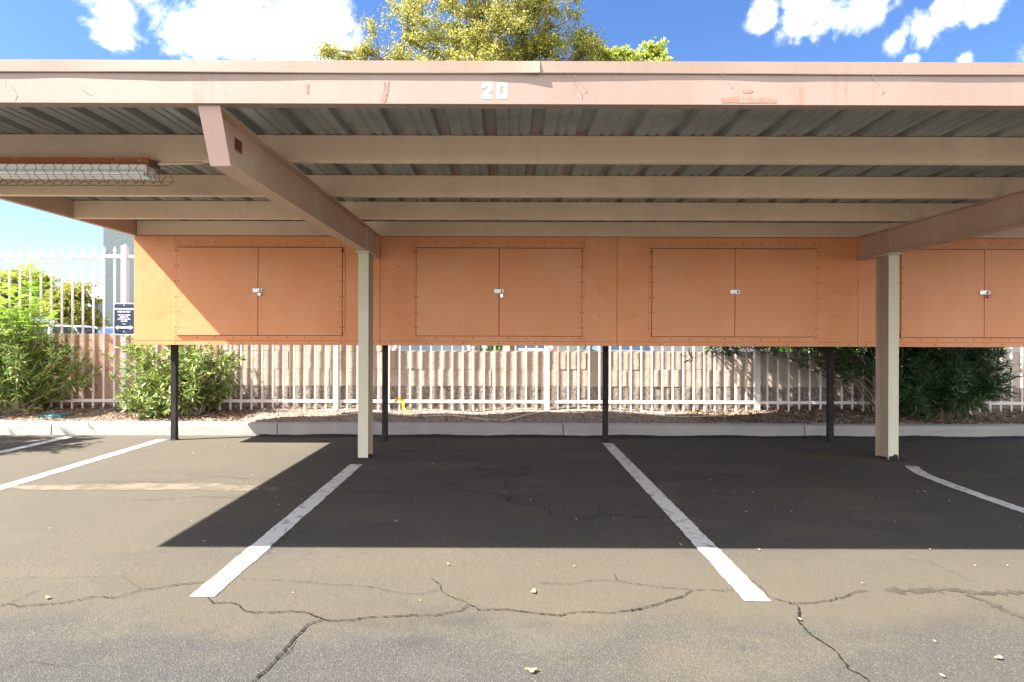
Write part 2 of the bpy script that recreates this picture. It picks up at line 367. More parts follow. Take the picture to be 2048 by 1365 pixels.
def Z7(L): return [(1400+x/2.704, 860+y/2.704) for x, y in L]
cm = MB()
for L, w in ((Z5([(-60,965),(0,955),(45,945),(100,960),(220,950),(370,935),(480,910),(620,912),(760,870),(900,850),(1010,838),(1110,825)]), .008),
             (Z5([(45,945),(120,910),(210,868)]), .005), (Z5([(0,835),(160,800),(420,805),(640,795),(760,855),(740,880)]), .0025),
             (Z5([(1120,905),(1150,940),(1270,945),(1310,975),(1370,992),(1640,990),(1750,1030),(1892,1035)]) + Z6([(200,1015),(330,1005),(460,1010),(520,995),(600,985),(640,950)]), .009),
             (Z6([(640,950),(600,925),(540,905),(490,870),(430,800)]), .006),
             (Z5([(1750,1030),(1660,1060),(1590,1130),(1530,1210),(1470,1270),(1370,1365),(1330,1420)]), .013), (Z5([(1590,1130),(1575,1190),(1530,1225),(1480,1262)]), .006),
             (Z6([(640,950),(700,980),(880,980),(960,990),(1060,1000),(1140,1008),(1280,990),(1440,992),(1600,965),(1740,920),(1860,872)]), .009),
             (Z6([(1860,872),(1720,858),(1580,842),(1440,818),(1340,818),(1220,835),(1000,835)]), .005), (Z6([(1440,818),(1425,785)]), .005),
             (Z6([(490,870),(400,890),(300,890),(180,870),(60,850),(0,845)]) + Z5([(1892,842),(1700,830),(1500,815),(1300,805)]), .004),
             (Z7([(385,915),(500,945),(580,940),(700,930),(790,905),(830,885),(920,878)]), .009), (Z7([(-30,872),(60,870),(130,874),(210,870)]), .005),
             (Z7([(515,945),(530,1030),(575,1090),(640,1140),(720,1190),(760,1240),(800,1300),(900,1350),(960,1420)]), .011),
             (Z6([(-400,345),(0,345),(240,348),(400,345),(520,330),(640,330),(820,350),(860,395),(1000,410),(1080,435),(1100,465),(1200,485),(1290,488),(1350,455),(1500,470),(1690,485),(1690,455)]), .010),
             (Z6([(860,340),(1000,300),(1250,300),(1400,290),(1560,330)]), .005), (Z6([(860,395),(870,340),(860,250),(700,225),(690,190),(860,180),(1050,240)]), .006), (Z6([(1350,455),(1370,390),(1500,340)]), .005),
             (Z7([(0,155),(80,185),(160,220),(240,262),(160,250),(60,230)]), .009), (Z7([(1060,225),(1160,265),(1300,315),(1450,352)]), .010),
             (Z5([(380,290),(560,280),(720,285),(1000,275),(1160,255),(1300,265),(1400,265),(1700,270)]), .007), (Z5([(700,380),(1000,370),(1300,370),(1700,372),(1892,345)]), .006),
             (Z5([(1560,520),(1545,600),(1450,670),(1350,715)]), .006), (Z7([(30,700),(160,760),(320,850),(385,915)]), .004), (Z7([(1060,700),(1250,720),(1400,790),(1490,830)]), .003),
             (Z5([(0,1300),(120,1262),(300,1280),(420,1270)]), .0025), (Z6([(1100,1240),(1230,1230),(1340,1250)]), .0025)):
    crack_strip(cm, L, w*.62)
split_obj('crack', cm, M['crack'], asphalt)
# dusty / sealed patches with ragged outlines (lie on the asphalt)
def patch(name, cx, cy, rx, ry, m, z=.003, seed=0, amp=.3):
    r = random.Random(seed); n = 72; ph = [r.uniform(0, 6.28) for _ in range(9)]
    P = []
    for k in range(n):
        t = 2*math.pi*k/n; q = 1 + sum(amp/(j+1)*math.sin((j+2)*t+ph[j]) for j in range(9)) + r.uniform(-.04, .04)
        P.append((cx+rx*q*math.cos(t), cy+ry*q*math.sin(t), z))
    b = MB(); b.add([(cx, cy, z)] + P, [(0, k+1, (k+1) % n+1) for k in range(n)]); return obj(name, b, m, asphalt)
a = onground(1010, 942); patch('oil_stain', a.x, a.y, .42, .16, M['oil'], .0021, 6, .5)
a = onground(300, 975); patch('dust_stain', a.x, a.y, .85, .14, M['stain'], .0022, 3)
for X in (-1.52, 4.13): patch('seal_patch', X+.01, 5.87, .10, .11, M['seal'], .0027, int(X*10))
tm = MB(); crack_strip(tm, [(1770,1182),(1830,1183),(1900,1180),(1960,1188),(2080,1186)], .045, .1); crack_strip(tm, [(1930,1190),(1975,1205),(2010,1222),(2080,1250)], .035, .1)
tm.v = [(a, b, .0024) for a, b, c in tm.v]; split_obj('tyre_mark', tm, M['tyre_mark'], asphalt)
b = MB(); n = 160; vs = []
for i in range(n+1):
    x = -3.2 + 12.*i/n; vs += [(x, 7.06+.035*math.sin(x*3.1)+.02*math.sin(x*9)+random.uniform(-.008,.008), .0031), (x, 7.163, .019+.006*math.sin(x*5)+random.uniform(-.003,.003))]
b.add(vs, [(2*i, 2*i+2, 2*i+3, 2*i+1) for i in range(n)]); obj('seal_strip', b, M['seal'], asphalt)

# kerb with joints
kb = MB(); joints = [-9.5, -5.925, -2.98, .75, 3.9, 7.0, 10.2]
for a, c in zip(joints, joints[1:]):
    x0, x1 = a+.006, c-.006; n = max(4, int((c-a)/.15)); prof = [(7.166, -.02), (7.175, .11), (7.182, .138), (7.2, .15), (7.33, .152), (7.34, -.02)]
    vs = []
    for i in range(n+1):
        x = x0+(x1-x0)*i/n; e = random.uniform(-.002, .002)
        for (y, z) in prof: vs.append((x, y+e, z + (random.uniform(-.0015, .0015) if z > .1 else 0)))
    k = len(prof); fs = [(i*k+j, (i+1)*k+j, (i+1)*k+j+1, i*k+j+1) for i in range(n) for j in range(k-1)]
    fs += [tuple(range(k)), tuple(n*k+j for j in range(k-1, -1, -1))]
    kb.add(vs, fs)
struct('kerb', kb, M['kerb'])

# planting bed
WALLY = 8.325
def bedz(x, y):
    t = min(1, max(0, (y-7.33)/.5)); return .135 + .06*t + .02*math.sin(x*1.7)*t + .012*math.sin(x*5.3+y*4) + .03*min(1, max(0, (y-7.9)/.5))
bm = MB(); nx, ny = 300, 26; vs = []
for j in range(ny+1):
    for i in range(nx+1):
        x = -9.5+19.7*i/nx; y = 7.335+(8.75-7.335)*j/ny; vs.append((x, y, bedz(x, y)+random.uniform(-.006, .006)))
bm.add(vs, [(j*(nx+1)+i, j*(nx+1)+i+1, (j+1)*(nx+1)+i+1, (j+1)*(nx+1)+i) for j in range(ny) for i in range(nx)])
struct('planting_bed', bm, M['soil'])

def mesh_np(name, V, Fc, m, parent=None, smooth=False):
    me = bpy.data.meshes.new(name); k = Fc.shape[1]
    me.vertices.add(len(V)); me.vertices.foreach_set('co', V.astype(np.float32).ravel())
    me.loops.add(Fc.size); me.loops.foreach_set('vertex_index', Fc.astype(np.int32).ravel())
    me.polygons.add(len(Fc)); me.polygons.foreach_set('loop_start', np.arange(0, Fc.size, k, dtype=np.int32)); me.polygons.foreach_set('loop_total', np.full(len(Fc), k, dtype=np.int32))
    me.update(calc_edges=True); me.validate()
    return link(name, me, m, parent, smooth=smooth)
# gravel stones
N = 15000
cx = RNG.uniform(-7.8, 7.9, N); cy = 7.335 + RNG.uniform(0, 1, N)**1.2*1.15
cz = np.array([bedz(a, b) for a, b in zip(cx, cy)]) + .004
octv = np.array([(1,0,0),(-1,0,0),(0,1,0),(0,-1,0),(0,0,1),(0,0,-1)], float); octf = np.array([(0,2,4),(2,1,4),(1,3,4),(3,0,4),(2,0,5),(1,2,5),(3,1,5),(0,3,5)])
sz = RNG.uniform(.006, .016, (N, 1, 1)); V = octv[None]*sz*RNG.uniform(.6, 1.3, (N, 6, 1))*np.array([1.2, 1, .7])
an = RNG.uniform(0, 6.28, N); ca, sa = np.cos(an)[:, None], np.sin(an)[:, None]
V = np.stack([V[..., 0]*ca-V[..., 1]*sa, V[..., 0]*sa+V[..., 1]*ca, V[..., 2]], -1) + np.stack([cx, cy, cz], -1)[:, None]
Fc = (octf[None] + (np.arange(N)*6)[:, None, None]).reshape(-1, 3)
gs = mesh_np('gravel', V.reshape(-1, 3), Fc, M['gravel']); gs['kind'] = 'stuff'

# ------------------------------------------------------------------ leaves
def leaves(C, D, Nn, L, Wd):
    """arrays: centres, axis dirs, normals, lengths, widths -> verts, quads (base, left, tip, right) slightly folded"""
    D = D/np.linalg.norm(D, axis=1, keepdims=True); S = np.cross(D, Nn); S /= np.linalg.norm(S, axis=1, keepdims=True)+1e-9
    U = np.cross(S, D)
    b = C; tip = C + D*L[:, None] - U*(L*.12)[:, None]; mid = C + D*(L*.5)[:, None] + U*(L*.06)[:, None]
    V = np.stack([b, mid+S*(Wd/2)[:, None], tip, mid-S*(Wd/2)[:, None]], 1).reshape(-1, 3)
    return V, np.arange(len(C)*4).reshape(-1, 4)
def rnd_unit(n):
    v = RNG.normal(size=(n, 3)); return v/np.linalg.norm(v, axis=1, keepdims=True)
def shoots_to_leaves(P, Dr, n, L, wr, spread=.9, span=.12):
    """each shoot (P, Dr) carries n leaves in a tuft around its last `span` metres"""
    k = len(P); P = np.repeat(np.array(P), n, 0); Dr = np.repeat(np.array(Dr), n, 0)
    t = RNG.uniform(0, 1, len(P)); C = P - Dr*(span*t)[:, None]
    D = Dr*(.9-.5*t)[:, None] + rnd_unit(len(P))*spread
    ln = RNG.uniform(.65, 1.15, len(P))*L; return leaves(C, D, rnd_unit(len(P)), ln, ln*wr)
# leaf litter
def litter(name, x0, x1, n, label=None):
    x = RNG.uniform(x0, x1, n); y = RNG.uniform(7.38, 8.4, n); z = np.array([bedz(a, b) for a, b in zip(x, y)])+RNG.uniform(.006, .025, n)
    D = rnd_unit(n); D[:, 2] *= .25; Nn = np.tile([0, 0, 1.], (n, 1)) + rnd_unit(n)*.4; L = RNG.uniform(.03, .08, n)
    return leaves(np.stack([x, y, z], 1), D, Nn, L, L*.28)
V1, F1 = litter('a', -7.8, -3.6, 2600); V2, F2 = litter('b', 2.6, 7.9, 4200); V3, F3 = litter('c', -3.6, 2.6, 500)
V = np.concatenate([V1, V2, V3]); Fc = np.concatenate([F1, F2+len(V1), F3+len(V1)+len(V2)])
lo = mesh_np('leaf_litter', V, Fc, M['litter']); lo['kind'] = 'stuff'

# ------------------------------------------------------------------ carport
YF = F/395; YP = [YF] + [F/s for s in (298, 239, 200, 171)]
ZB, ZT = 2.470, 2.643; X0, X1 = -4.33, 7.15
CP = thing('carport', 'long steel carport roof on beige posts, number 20 on its pink fascia', 'carport', (-1.52, 5.95, 0))
def c_section(y, x0, x1, zb, zt, fl=.055, lip=.012, th=.004):
    # C channel: web faces the camera, flanges run back
    P = [(y,zb),(y+fl,zb),(y+fl,zb+lip),(y+fl-th,zb+lip),(y+fl-th,zb+th),(y+th,zb+th),(y+th,zt-th),(y+fl-th,zt-th),(y+fl-th,zt-lip),(y+fl,zt-lip),(y+fl,zt),(y,zt)]
    return MB().prism([(x0, a, b) for a, b in P][::-1], (x1-x0, 0, 0))
fas = obj('front_fascia', c_section(YF, X0, X1, ZB, ZT, .055), M['fascia'], CP, bevel=.0015)
for i, y in enumerate(YP[1:]):
    if i < 3: obj('purlin', c_section(y, X0+.006, X1, ZB, ZT), M['purlin'], CP, bevel=.0015)
    else: obj('purlin', c_section(y, X0+.006, X1, ZB, ZT-.001), M['purlin'], CP, bevel=.0015)
obj('purlin', c_section(7.24, X0+.006, X1, ZB+.006, ZT-.001), M['purlin'], CP, bevel=.0015)
# side channel at left
sp = [(X0,ZB),(X0-.055,ZB),(X0-.055,ZB+.01),(X0-.004,ZB+.006),(X0-.004,ZT-.004),(X0-.055,ZT-.004),(X0-.055,ZT),(X0,ZT)]
obj('side_fascia', MB().prism([(x, YF+.002, z) for x, z in sp], (0, 7.3-YF-.002, 0)), M['rafter'], CP, bevel=.0015)
# roof sheet: corrugated ribs along Y
prof = [(X0-.056,0)]; x = X0+.02; pitch = .3048
while x < X1:
    prof += [(x,0),(x+.055,0),(x+.062,.007),(x+.078,.007),(x+.085,0),(x+.120,0),(x+.127,.007),(x+.143,.007),(x+.15,0),(x+.195,0),(x+.212,.038),(x+.268,.038),(x+.285,0)]
    x += pitch
zd = ZT+.002; y0, y1 = YF-.004, 7.34; n = len(prof)
vs = [(a, y0, zd+b) for a, b in prof] + [(a, y1, zd+b) for a, b in prof]
rs = obj('roof_sheet', MB().add(vs, [(i, i+1, n+i+1, n+i) for i in range(n-1)]), M['deck'], CP)
sm = rs.modifiers.new('thick', 'SOLIDIFY'); sm.thickness = .0012; sm.offset = 1
# trim cap: wavy lower lip, seam with a dent
def cap_piece(x0, x1, wav, end_dent):
    n = max(2, int((x1-x0)/.03)); vs = []
    for i in range(n+1):
        x = x0+(x1-x0)*i/n; p = wav(x); dent = max(0, 1-(x1-x)/.12)*.004 if end_dent else 0
        zb = 2.622+.0016*math.sin(x*2.3)-dent*.5
        fy = YF-p-dent
        vs += [(x, YF+.10, 2.688), (x, YF-.004, 2.687), (x, YF-.010-p*.2, 2.683), (x, fy-.001, zb+.004), (x, fy, zb), (x, fy+.0015, zb), (x, YF-.0025, zb+.012), (x, YF-.006, 2.680), (x, YF+.10, 2.684)]
    k = 9; fs = [(i*k+j, i*k+(j+1) % k, (i+1)*k+(j+1) % k, (i+1)*k+j) for i in range(n) for j in range(k)]
    fs += [tuple(range(k-1, -1, -1)), tuple(n*k+j for j in range(k))]
    return MB().add(vs, fs)
def wav(x):
    pts = [(-4.4,.0082),(-3.2,.0080),(-2.55,.0078),(-2.26,.0064),(-1.95,.0086),(-1.75,.0100),(-1.5,.0094),(-1.28,.0090),(-1.0,.0076),(-.7,.0074),(-.4,.0078),(-.15,.0080),(.02,.0104),(.17,.0122),(.1701,.0094),(.5,.0084),(.8,.0070),(1.05,.0066),(1.35,.0086),(1.6,.0074),(2.0,.0070),(2.3,.0082),(2.7,.0074),(7.5,.008)]
    for (a, b), (c, d) in zip(pts, pts[1:]):
        if a <= x <= c:
            t = (x-a)/(c-a+1e-9); t = t*t*(3-2*t); return b+(d-b)*t
    return .008
obj('roof_trim', cap_piece(X0-.06, .168, wav, True), M['cap'], CP)
obj('roof_trim', cap_piece(.1715, X1+.02, wav, False), M['cap'], CP)
tw = MB()
for (px, py, qx, qy) in ((1133,147,1150,182),(1148,150,1157,170),(8,155,12,183),(148,165,165,172),(1440,147,1450,160),(1745,150,1752,172)):
    p = at(px, py, YF-.008); q = at(qx, qy, YF-.010); tw.tube(p, (p+q)/2+Vector((.008,-.004,0)), .0009, .0008, 4); tw.tube((p+q)/2+Vector((.008,-.004,0)), q, .0008, .0006, 4)
split_obj('dead_twig', tw, M['litter'], CP)
# stencilled number
def stencil(polys, px0, name):
    m = MB()
    for poly in polys:
        P = [at(x, y, YF-.0022) for x, y in poly]; P = [Vector((p.x, YF-.0022, p.z)) for p in P]
        m.prism([q+Vector((0,.0012,0)) for q in P], (0, .0004, 0))
    return obj(name, m, M['signwhite'], fas)
two = [[(963.5,176),(963.5,169),(967,166),(973,166),(973,172.5),(971,172.5),(971,176)],
       [(975,166),(981,166),(984.5,169),(984.5,180),(975.5,189.5),(984.5,189.5),(984.5,198),(963.5,198),(963.5,190),(976.5,177.5),(976.5,172.5),(975,172.5)]]
zero = [[(1003,166),(1003,172.5),(1000,172.5),(1000,190),(1003.5,190),(1003.5,198),(996,198),(993,195),(993,169),(996,166)],
        [(1005,166),(1012,166),(1015,169),(1015,195),(1012,198),(1005,198),(1005,190),(1008,190),(1008,172.5),(1005,172.5)]]
stencil(two, 0, 'digit'); stencil(zero, 0, 'digit')

def wall_stain(pts, seed, m):
    r_ = random.Random(seed); P = []
    for (a, b), (c, d) in zip(pts, pts[1:]+pts[:1]):
        for k in range(5): P.append((a+(c-a)*k/5+r_.uniform(-1.2,1.2), b+(d-b)*k/5+r_.uniform(-1.2,1.2)))
    Q = [at(x, min(y, 206.5), YF) for x, y in P]; c = sum(Q, Vector())/len(Q)
    b_ = MB(); b_.add([(c.x, YF-.0011, c.z)] + [(q.x, YF-.0011, q.z) for q in Q], [(0, k+1, (k+1) % len(Q)+1) for k in range(len(Q))]); obj('rust_stain', b_, m, fas)
M['ruststain'] = mat('rust_stain', (.33,.175,.115), .8, layers=[((.33,.23,.19), 45, .44, .58, .95, 7), ((.30,.11,.05), 22, .58, .68, .8, 5)], bump=[(60,.0008)])
wall_stain([(1441,198),(1470,194),(1520,196),(1553,200),(1550,206),(1500,206),(1442,206)], 1, M['ruststain'])
wall_stain([(1483,182),(1500,178),(1508,184),(1490,188)], 2, M['ruststain'])
wall_stain([(769,165),(777,162),(776,185),(770,204),(762,204),(767,186)], 3, M['ruststain'])
wall_stain([(612,168),(618,168),(617,188),(613,190)], 7, M['ruststain'])
def i_beam_x(xc, w, zb, zt, ya, yb, yc=None, yd=None, ft=.009, wt=.008):
    """I beam along Y, vertical web; front end slanted: top at ya, bottom at yc"""
    yc = ya if yc is None else yc; m = MB(); h = w/2
    def pr(x0, x1, z0, z1):
        def yy(z): return ya + (yc-ya)*(zt-z)/(zt-zb)
        m.add([(x0,yy(z0),z0),(x1,yy(z0),z0),(x1,yb,z0),(x0,yb,z0),(x0,yy(z1),z1),(x1,yy(z1),z1),(x1,yb,z1),(x0,yb,z1)],
              [(0,3,2,1),(4,5,6,7),(0,1,5,4),(1,2,6,5),(2,3,7,6),(3,0,4,7)])
    pr(xc-h, xc+h, zb, zb+ft); pr(xc-h, xc+h, zt-ft, zt); pr(xc-wt/2, xc+wt/2, zb+ft+.0005, zt-ft-.0005)
    return m
def bolt(m, c, d, r=.011, h=.012):
    c = Vector(c); d = Vector(d); m.tube(c, c+d*h, r, r, 6)
YC0, YC1 = 5.857, 6.065
for X in (-1.52, 4.13):
    rf = obj('rafter', i_beam_x(X, .112, 2.198, 2.468, 2.812, 6.40, 2.925), M['rafter'], CP, bevel=.0015)
    e = MB(); e.add([(X-.057,2.806,2.469),(X+.057,2.806,2.469),(X+.054,2.921,2.194),(X-.054,2.921,2.194),(X-.057,2.812,2.469),(X+.057,2.812,2.469),(X+.054,2.927,2.194),(X-.054,2.927,2.194)],
                     [(0,1,2,3),(7,6,5,4),(0,4,5,1),(1,5,6,2),(2,6,7,3),(3,7,4,0)])
    obj('end_plate', e, M['endplate'], rf, bevel=.002)
    st = MB()
    for y in (YC0+.003, YC1-.012):
        for s in (-1, 1):
            a, c = sorted((X+s*.0045, X+s*.052)); st.box(a, c, y, y+.009, 2.208, 2.458)
    split_obj('stiffener', st, M['rafter'], rf)
    co = MB(); h = .0545
    co.box(X-h, X+h, YC1-.009, YC1, -.03, 2.184); co.box(X-.004, X+.004, YC0+.0095, YC1-.0095, -.03, 2.183)
    c_ = obj('column', co, M['web'], CP, bevel=.0015)
    obj('front_flange', MB().box(X-h, X+h, YC0, YC0+.009, -.03, 2.184), M['column'], c_, bevel=.0015)
    cp = MB().box(X-.075, X+.075, YC0-.045, YC1+.02, 2.1845, 2.1975)
    obj('cap_plate', cp, M['column'], c_, bevel=.0015)
    bo = MB()
    for dx in (-.035, .035):
        for y in (YC0-.022, YC0+.04): bolt(bo, (X+dx, y, 2.184), (0,0,-1), .012, .014)
    split_obj('bolt', bo, M['column'], c_)
    if X > 0:
        r_ = random.Random(3); P = [(X-h+.004, YC0-.0012, -.01)] + [(X-h+.004+.10*k/12, YC0-.0012, .035+r_.uniform(-.008,.008)+.025*math.exp(-((k-8)/3)**2)) for k in range(13)] + [(X+h-.004, YC0-.0012, -.01)]
        obj('tar_splash', MB().prism(P, (0, .0008, 0)), M['seal'], c_)
    if X < 0:
        wb = X+.0045
        s1 = obj('sticker', MB().box(wb, wb+.0012, 3.055, 3.155, 2.325, 2.405), M['stickerbg'], rf)
        s2 = MB().box(wb+.0014, wb+.0022, 3.063, 3.147, 2.332, 2.398)
        obj('sticker_panel', s2, M['stickered'], rf)
        s3 = MB(); 
        for (z, a, c, h_) in ((2.382, 3.068, 3.14, .011), (2.362, 3.075, 3.12, .006), (2.350, 3.07, 3.135, .008)): s3.box(wb+.0023, wb+.0028, a, c, z, z+h_)
        obj('sticker_print', s3, M['stickdark'], rf)

# ------------------------------------------------------------------ lockers
YL = F/171.5
def rivet(m, x, z, y, r=.0085):
    m.add([(x+r*math.cos(t*math.pi/3), y, z+r*math.sin(t*math.pi/3)) for t in range(6)] + [(x, y-.004, z)], [(t, (t+1) % 6, 6) for t in range(6)])
def locker(xa, xb, xm, hw0, hw1, posts, label, door_tilt=.0):
    t = thing('storage_locker', label, 'locker', ((xa+xb)/2, YL+.4, 1.2), 'orange metal lockers hung across the parking bays')
    zt, zb = 2.462, 1.195
    b = MB().box(xa+.001, xb-.001, YL, 7.235, zb, zt); obj('cabinet', b, M['locker'], t, bevel=.002)
    d0, d1 = xm-hw0, xm+hw1; ztop, zbot = 2.324, 1.306
    # face sheets around the door opening, each a hair proud
    y = YL-.002
    fs = MB().box(d0-.03, d1+.03, y, YL, ztop-.01, zt-.002); obj('top_panel', fs, M['locker'], t, bevel=.0008)
    fs = MB().box(d0-.03, d1+.03, y-.001, YL, 1.246, zbot+.01); obj('bottom_panel', fs, M['locker'], t, bevel=.0008)
    fs = MB().box(xa+.002, d0-.012, YL-.004, YL-.0003, 1.243, zt-.004); obj('side_panel', fs, M['locker'], t, bevel=.0008)
    fs = MB().box(d1+.012, xb-.002, YL-.004, YL-.0003, 1.243, zt-.004); obj('side_panel', fs, M['locker'], t, bevel=.0008)
    fs = MB().box(xa, xb-.003, YL-.008, YL-.0002, 1.192, 1.2405); obj('sill_angle', fs, M['locker'], t, bevel=.001)
    sl_ = MB().box(xa+.004, xb-.004, YL-.0094, YL-.0082, 1.2408, 1.2438)
    for x in (d0-.031, d1+.029): sl_.box(x, x+.0025, YL-.0050, YL-.0042, 1.246, 1.304); sl_.box(x, x+.0025, YL-.0050, YL-.0042, 2.328, 2.455)
    split_obj('panel_seam', sl_, M['seam'], t)
    rv = MB()
    k = int((d1-d0)/.21)
    for i in range(k+1):
        x = d0+.02+(d1-d0-.04)*i/k; rivet(rv, x+random.uniform(-.006,.006), 2.392, y); rivet(rv, x+random.uniform(-.006,.006), 1.278, y-.001)
    k = int((xb-xa)/.4)
    for i in range(k+1): rivet(rv, xa+.12+(xb-xa-.2)*i/k+random.uniform(-.02,.02), 1.217, YL-.008)
    for x in (d1+.21,) if xb < 7 else (): 
        for z in (2.45-.04, 2.11, 1.83, 1.55): rivet(rv, x, z, YL-.004)
    for x in (d0-.21,):
        for z in (2.41, 2.11, 1.83, 1.55): rivet(rv, x, z, YL-.004)
    for x in (d0-.022, d1+.022):
        for i in range(6): rivet(rv, x, 1.40+.178*i, YL-.0135)
    split_obj('rivet', rv, M['seam'], t)
    gap_mb = MB().box(d0-.007, d1+.007, YL-.0075, YL-.0052, zbot-.006, ztop+.009); obj('door_gap_shade', gap_mb, M['black'], t)  # dark sheet painting the shadow line in the gap around the doors
    for (a, c, s) in ((d0, xm-.004, -1), (xm+.004, d1, 1)):
        bw = random.uniform(.001,.004)
        # door leaf, slightly bowed sheet
        nx_, nz_ = 14, 14; vs = []
        for j in range(nz_+1):
            for i in range(nx_+1):
                u, v = i/nx_, j/nz_; x = a+(c-a)*u; z = zbot+(ztop-zbot)*v
                bow = math.sin(math.pi*u)*math.sin(math.pi*v)*bw
                tip = (u if s < 0 else 1-u)*door_tilt*(1-v)
                vs.append((x, YL-.021-bow-tip, z))
        k = nx_+1; fs = [(j*k+i, j*k+i+1, (j+1)*k+i+1, (j+1)*k+i) for j in range(nz_) for i in range(nx_)]
        dm = MB().add(vs, fs)
        d = obj('door', dm, M['locker2'], t); so_ = d.modifiers.new('thick', 'SOLIDIFY'); so_.thickness = .010; so_.offset = -1
        r2 = MB(); xe = a+.018 if s < 0 else c-.018
        for i in range(6): rivet(r2, xe, 1.40+.178*i, YL-.0218)
        split_obj('rivet', r2, M['seam'], d)
        hx0, hx1 = (d0-.034, d0-.006) if s < 0 else (d1+.006, d1+.034)
        obj('hinge', MB().box(hx0, hx1, YL-.0132, YL-.0042, 1.345, 2.27), M['locker'], d, bevel=.001)
    hz = 1.29+92/171.5
    hs = MB().box(xm-.058, xm+.052, YL-.034, YL-.030, hz-.023, hz+.023); hs.box(xm-.058, xm-.03, YL-.0295, YL-.0235, hz-.02, hz+.02)
    h_ = obj('hasp', hs, M['hasp'], t, bevel=.002)
    sp_ = MB().path([(xm+.03, YL-.026, hz-.012), (xm+.03, YL-.046, hz-.010), (xm+.03, YL-.050, hz), (xm+.03, YL-.046, hz+.010), (xm+.03, YL-.026, hz+.012)], .003, 6)
    obj('staple', sp_, M['black'], h_)
    obj('hasp_slot', MB().box(xm+.022, xm+.036, YL-.0348, YL-.0342, hz-.013, hz+.014), M['black'], h_)
    for X in posts:
        p = MB().box(X-.032, X+.032, 6.85-.03, 6.85+.03, -.02, 1.194)
        obj('support_post', p, M['post'], t, bevel=.003)
        obj('foot_collar', MB().box(X-.04, X+.04, 6.85-.04, 6.85+.04, -.01, .012), M['seal'], t, bevel=.004)
    return hz
HZ = locker(-4.338, -1.47, -2.885, .945, .975, (-4.125, -1.503), 'orange storage locker at the left end, half in sun, with a small silver padlock')
locker(-1.468, 1.292, -.082, .962, .962, (1.24,), 'orange storage locker right of the left post, with a long hanging silver padlock', .004)
locker(1.294, 4.098, 2.66, .962, .958, (4.04,), 'orange storage locker left of the right post, its hasp without any padlock')
locker(4.10, 7.05, 5.557, .962, .95, (6.86,), 'orange storage locker at the right edge, hasp closed with a red padlock', .002)
def padlock(X, body, w, h, label):
    z = HZ-.006
    t = thing('padlock', label, 'padlock', (X, YL-.05, z-.03), 'padlocks on the locker hasps')
    sh = [(X-w*.32, YL-.050, z-.028)] + [(X+w*.32*-math.cos(a), YL-.050, z-.006+w*.32*math.sin(a)) for a in [k*math.pi/6 for k in range(7)]] + [(X+w*.32, YL-.050, z-.028)]
    obj('shackle', MB().path(sh, .0035, 6), M['steel'], t, smooth=True)
    obj('lock_body', MB().box(X-w/2, X+w/2, YL-.060, YL-.040, z-.028-h, z-.026), body, t, bevel=.004)
padlock(-2.885+.03, M['steel'], .034, .030, 'small square silver padlock on the half sunlit locker')
padlock(-.082+.03, M['steel'], .032, .045, 'tall silver padlock on the locker right of the left post')
padlock(5.557+.035, M['redlock'], .040, .032, 'red padlock on the locker at the right edge')
# left end corner angle
# ------------------------------------------------------------------ fluorescent light
yl = YP[1]-.005; xa, xb = -3.60, -2.365
FL = thing('fluorescent_light', 'rusty fluorescent strip light with white tubes in a wire guard under the roof beam', 'light fixture', ((xa+xb)/2, yl, 2.44))
obj('housing', MB().box(xa, xb, yl-.055, yl+.075, 2.425, 2.469), M['rust'], FL, bevel=.004)
rf_ = MB(); rf_.prism([(xa+.005, yl-.050, 2.4245), (xa+.005, yl+.07, 2.4245), (xa+.005, yl+.05, 2.395), (xa+.005, yl-.03, 2.395)], (xb-xa-.03, 0, 0)); obj('reflector', rf_, M['reflector'], FL)
for dy in (-.028, .04):
    obj('lamp_tube', MB().tube((xa+.02, yl+dy, 2.372), (xb-.035, yl+dy, 2.372), .019, n=14), M['tube'], FL, smooth=False)
    so2 = obj('socket', MB().box(xb-.035, xb-.018, yl+dy-.016, yl+dy+.016, 2.35, 2.424), M['white'], FL, bevel=.003)
    obj('socket_clip', MB().box(xb-.0355, xb-.030, yl+dy-.02, yl+dy+.010, 2.352, 2.372), M['green'], so2)
gw = MB(); n = 20; yA, yB = yl-.075, yl+.09
hexa = [(yA+.0, 2.43), (yA-.01, 2.39), (yA+.0, 2.35), (yA+.05, 2.315), (yl+.01, 2.30), (yB-.04, 2.315), (yB, 2.35), (yB+.01, 2.39), (yB, 2.43)]
for i in range(n+2):
    x = xa+.02+(xb+.05-xa)*i/(n+1); sgn = -1 if i % 2 else 1
    gw.path([(x+(.012*sgn if j % 2 else -.012*sgn), y, z) for j, (y, z) in enumerate(hexa)], .0018, 4)
for (y, z) in (hexa[0], hexa[2], hexa[4], hexa[6], hexa[8]): gw.tube((xa+.02, y, z), (xb+.07, y, z), .0016, n=4)
obj('wire_guard', gw, M['wire'], FL)
cd = MB().path([(xb, yl, 2.445), (xb+.05, yl, 2.445), (xb+.10, yl+.01, 2.452), (xb+.18, yl+.02, 2.455), (xb+.3, yl+.04, 2.462)], .010, 8)
obj('conduit', cd, M['purlin'], FL, smooth=True)
obj('end_bracket', MB().box(xb-.002, xb+.028, yl-.03, yl+.03, 2.415, 2.460), M['wire'], FL, bevel=.003)

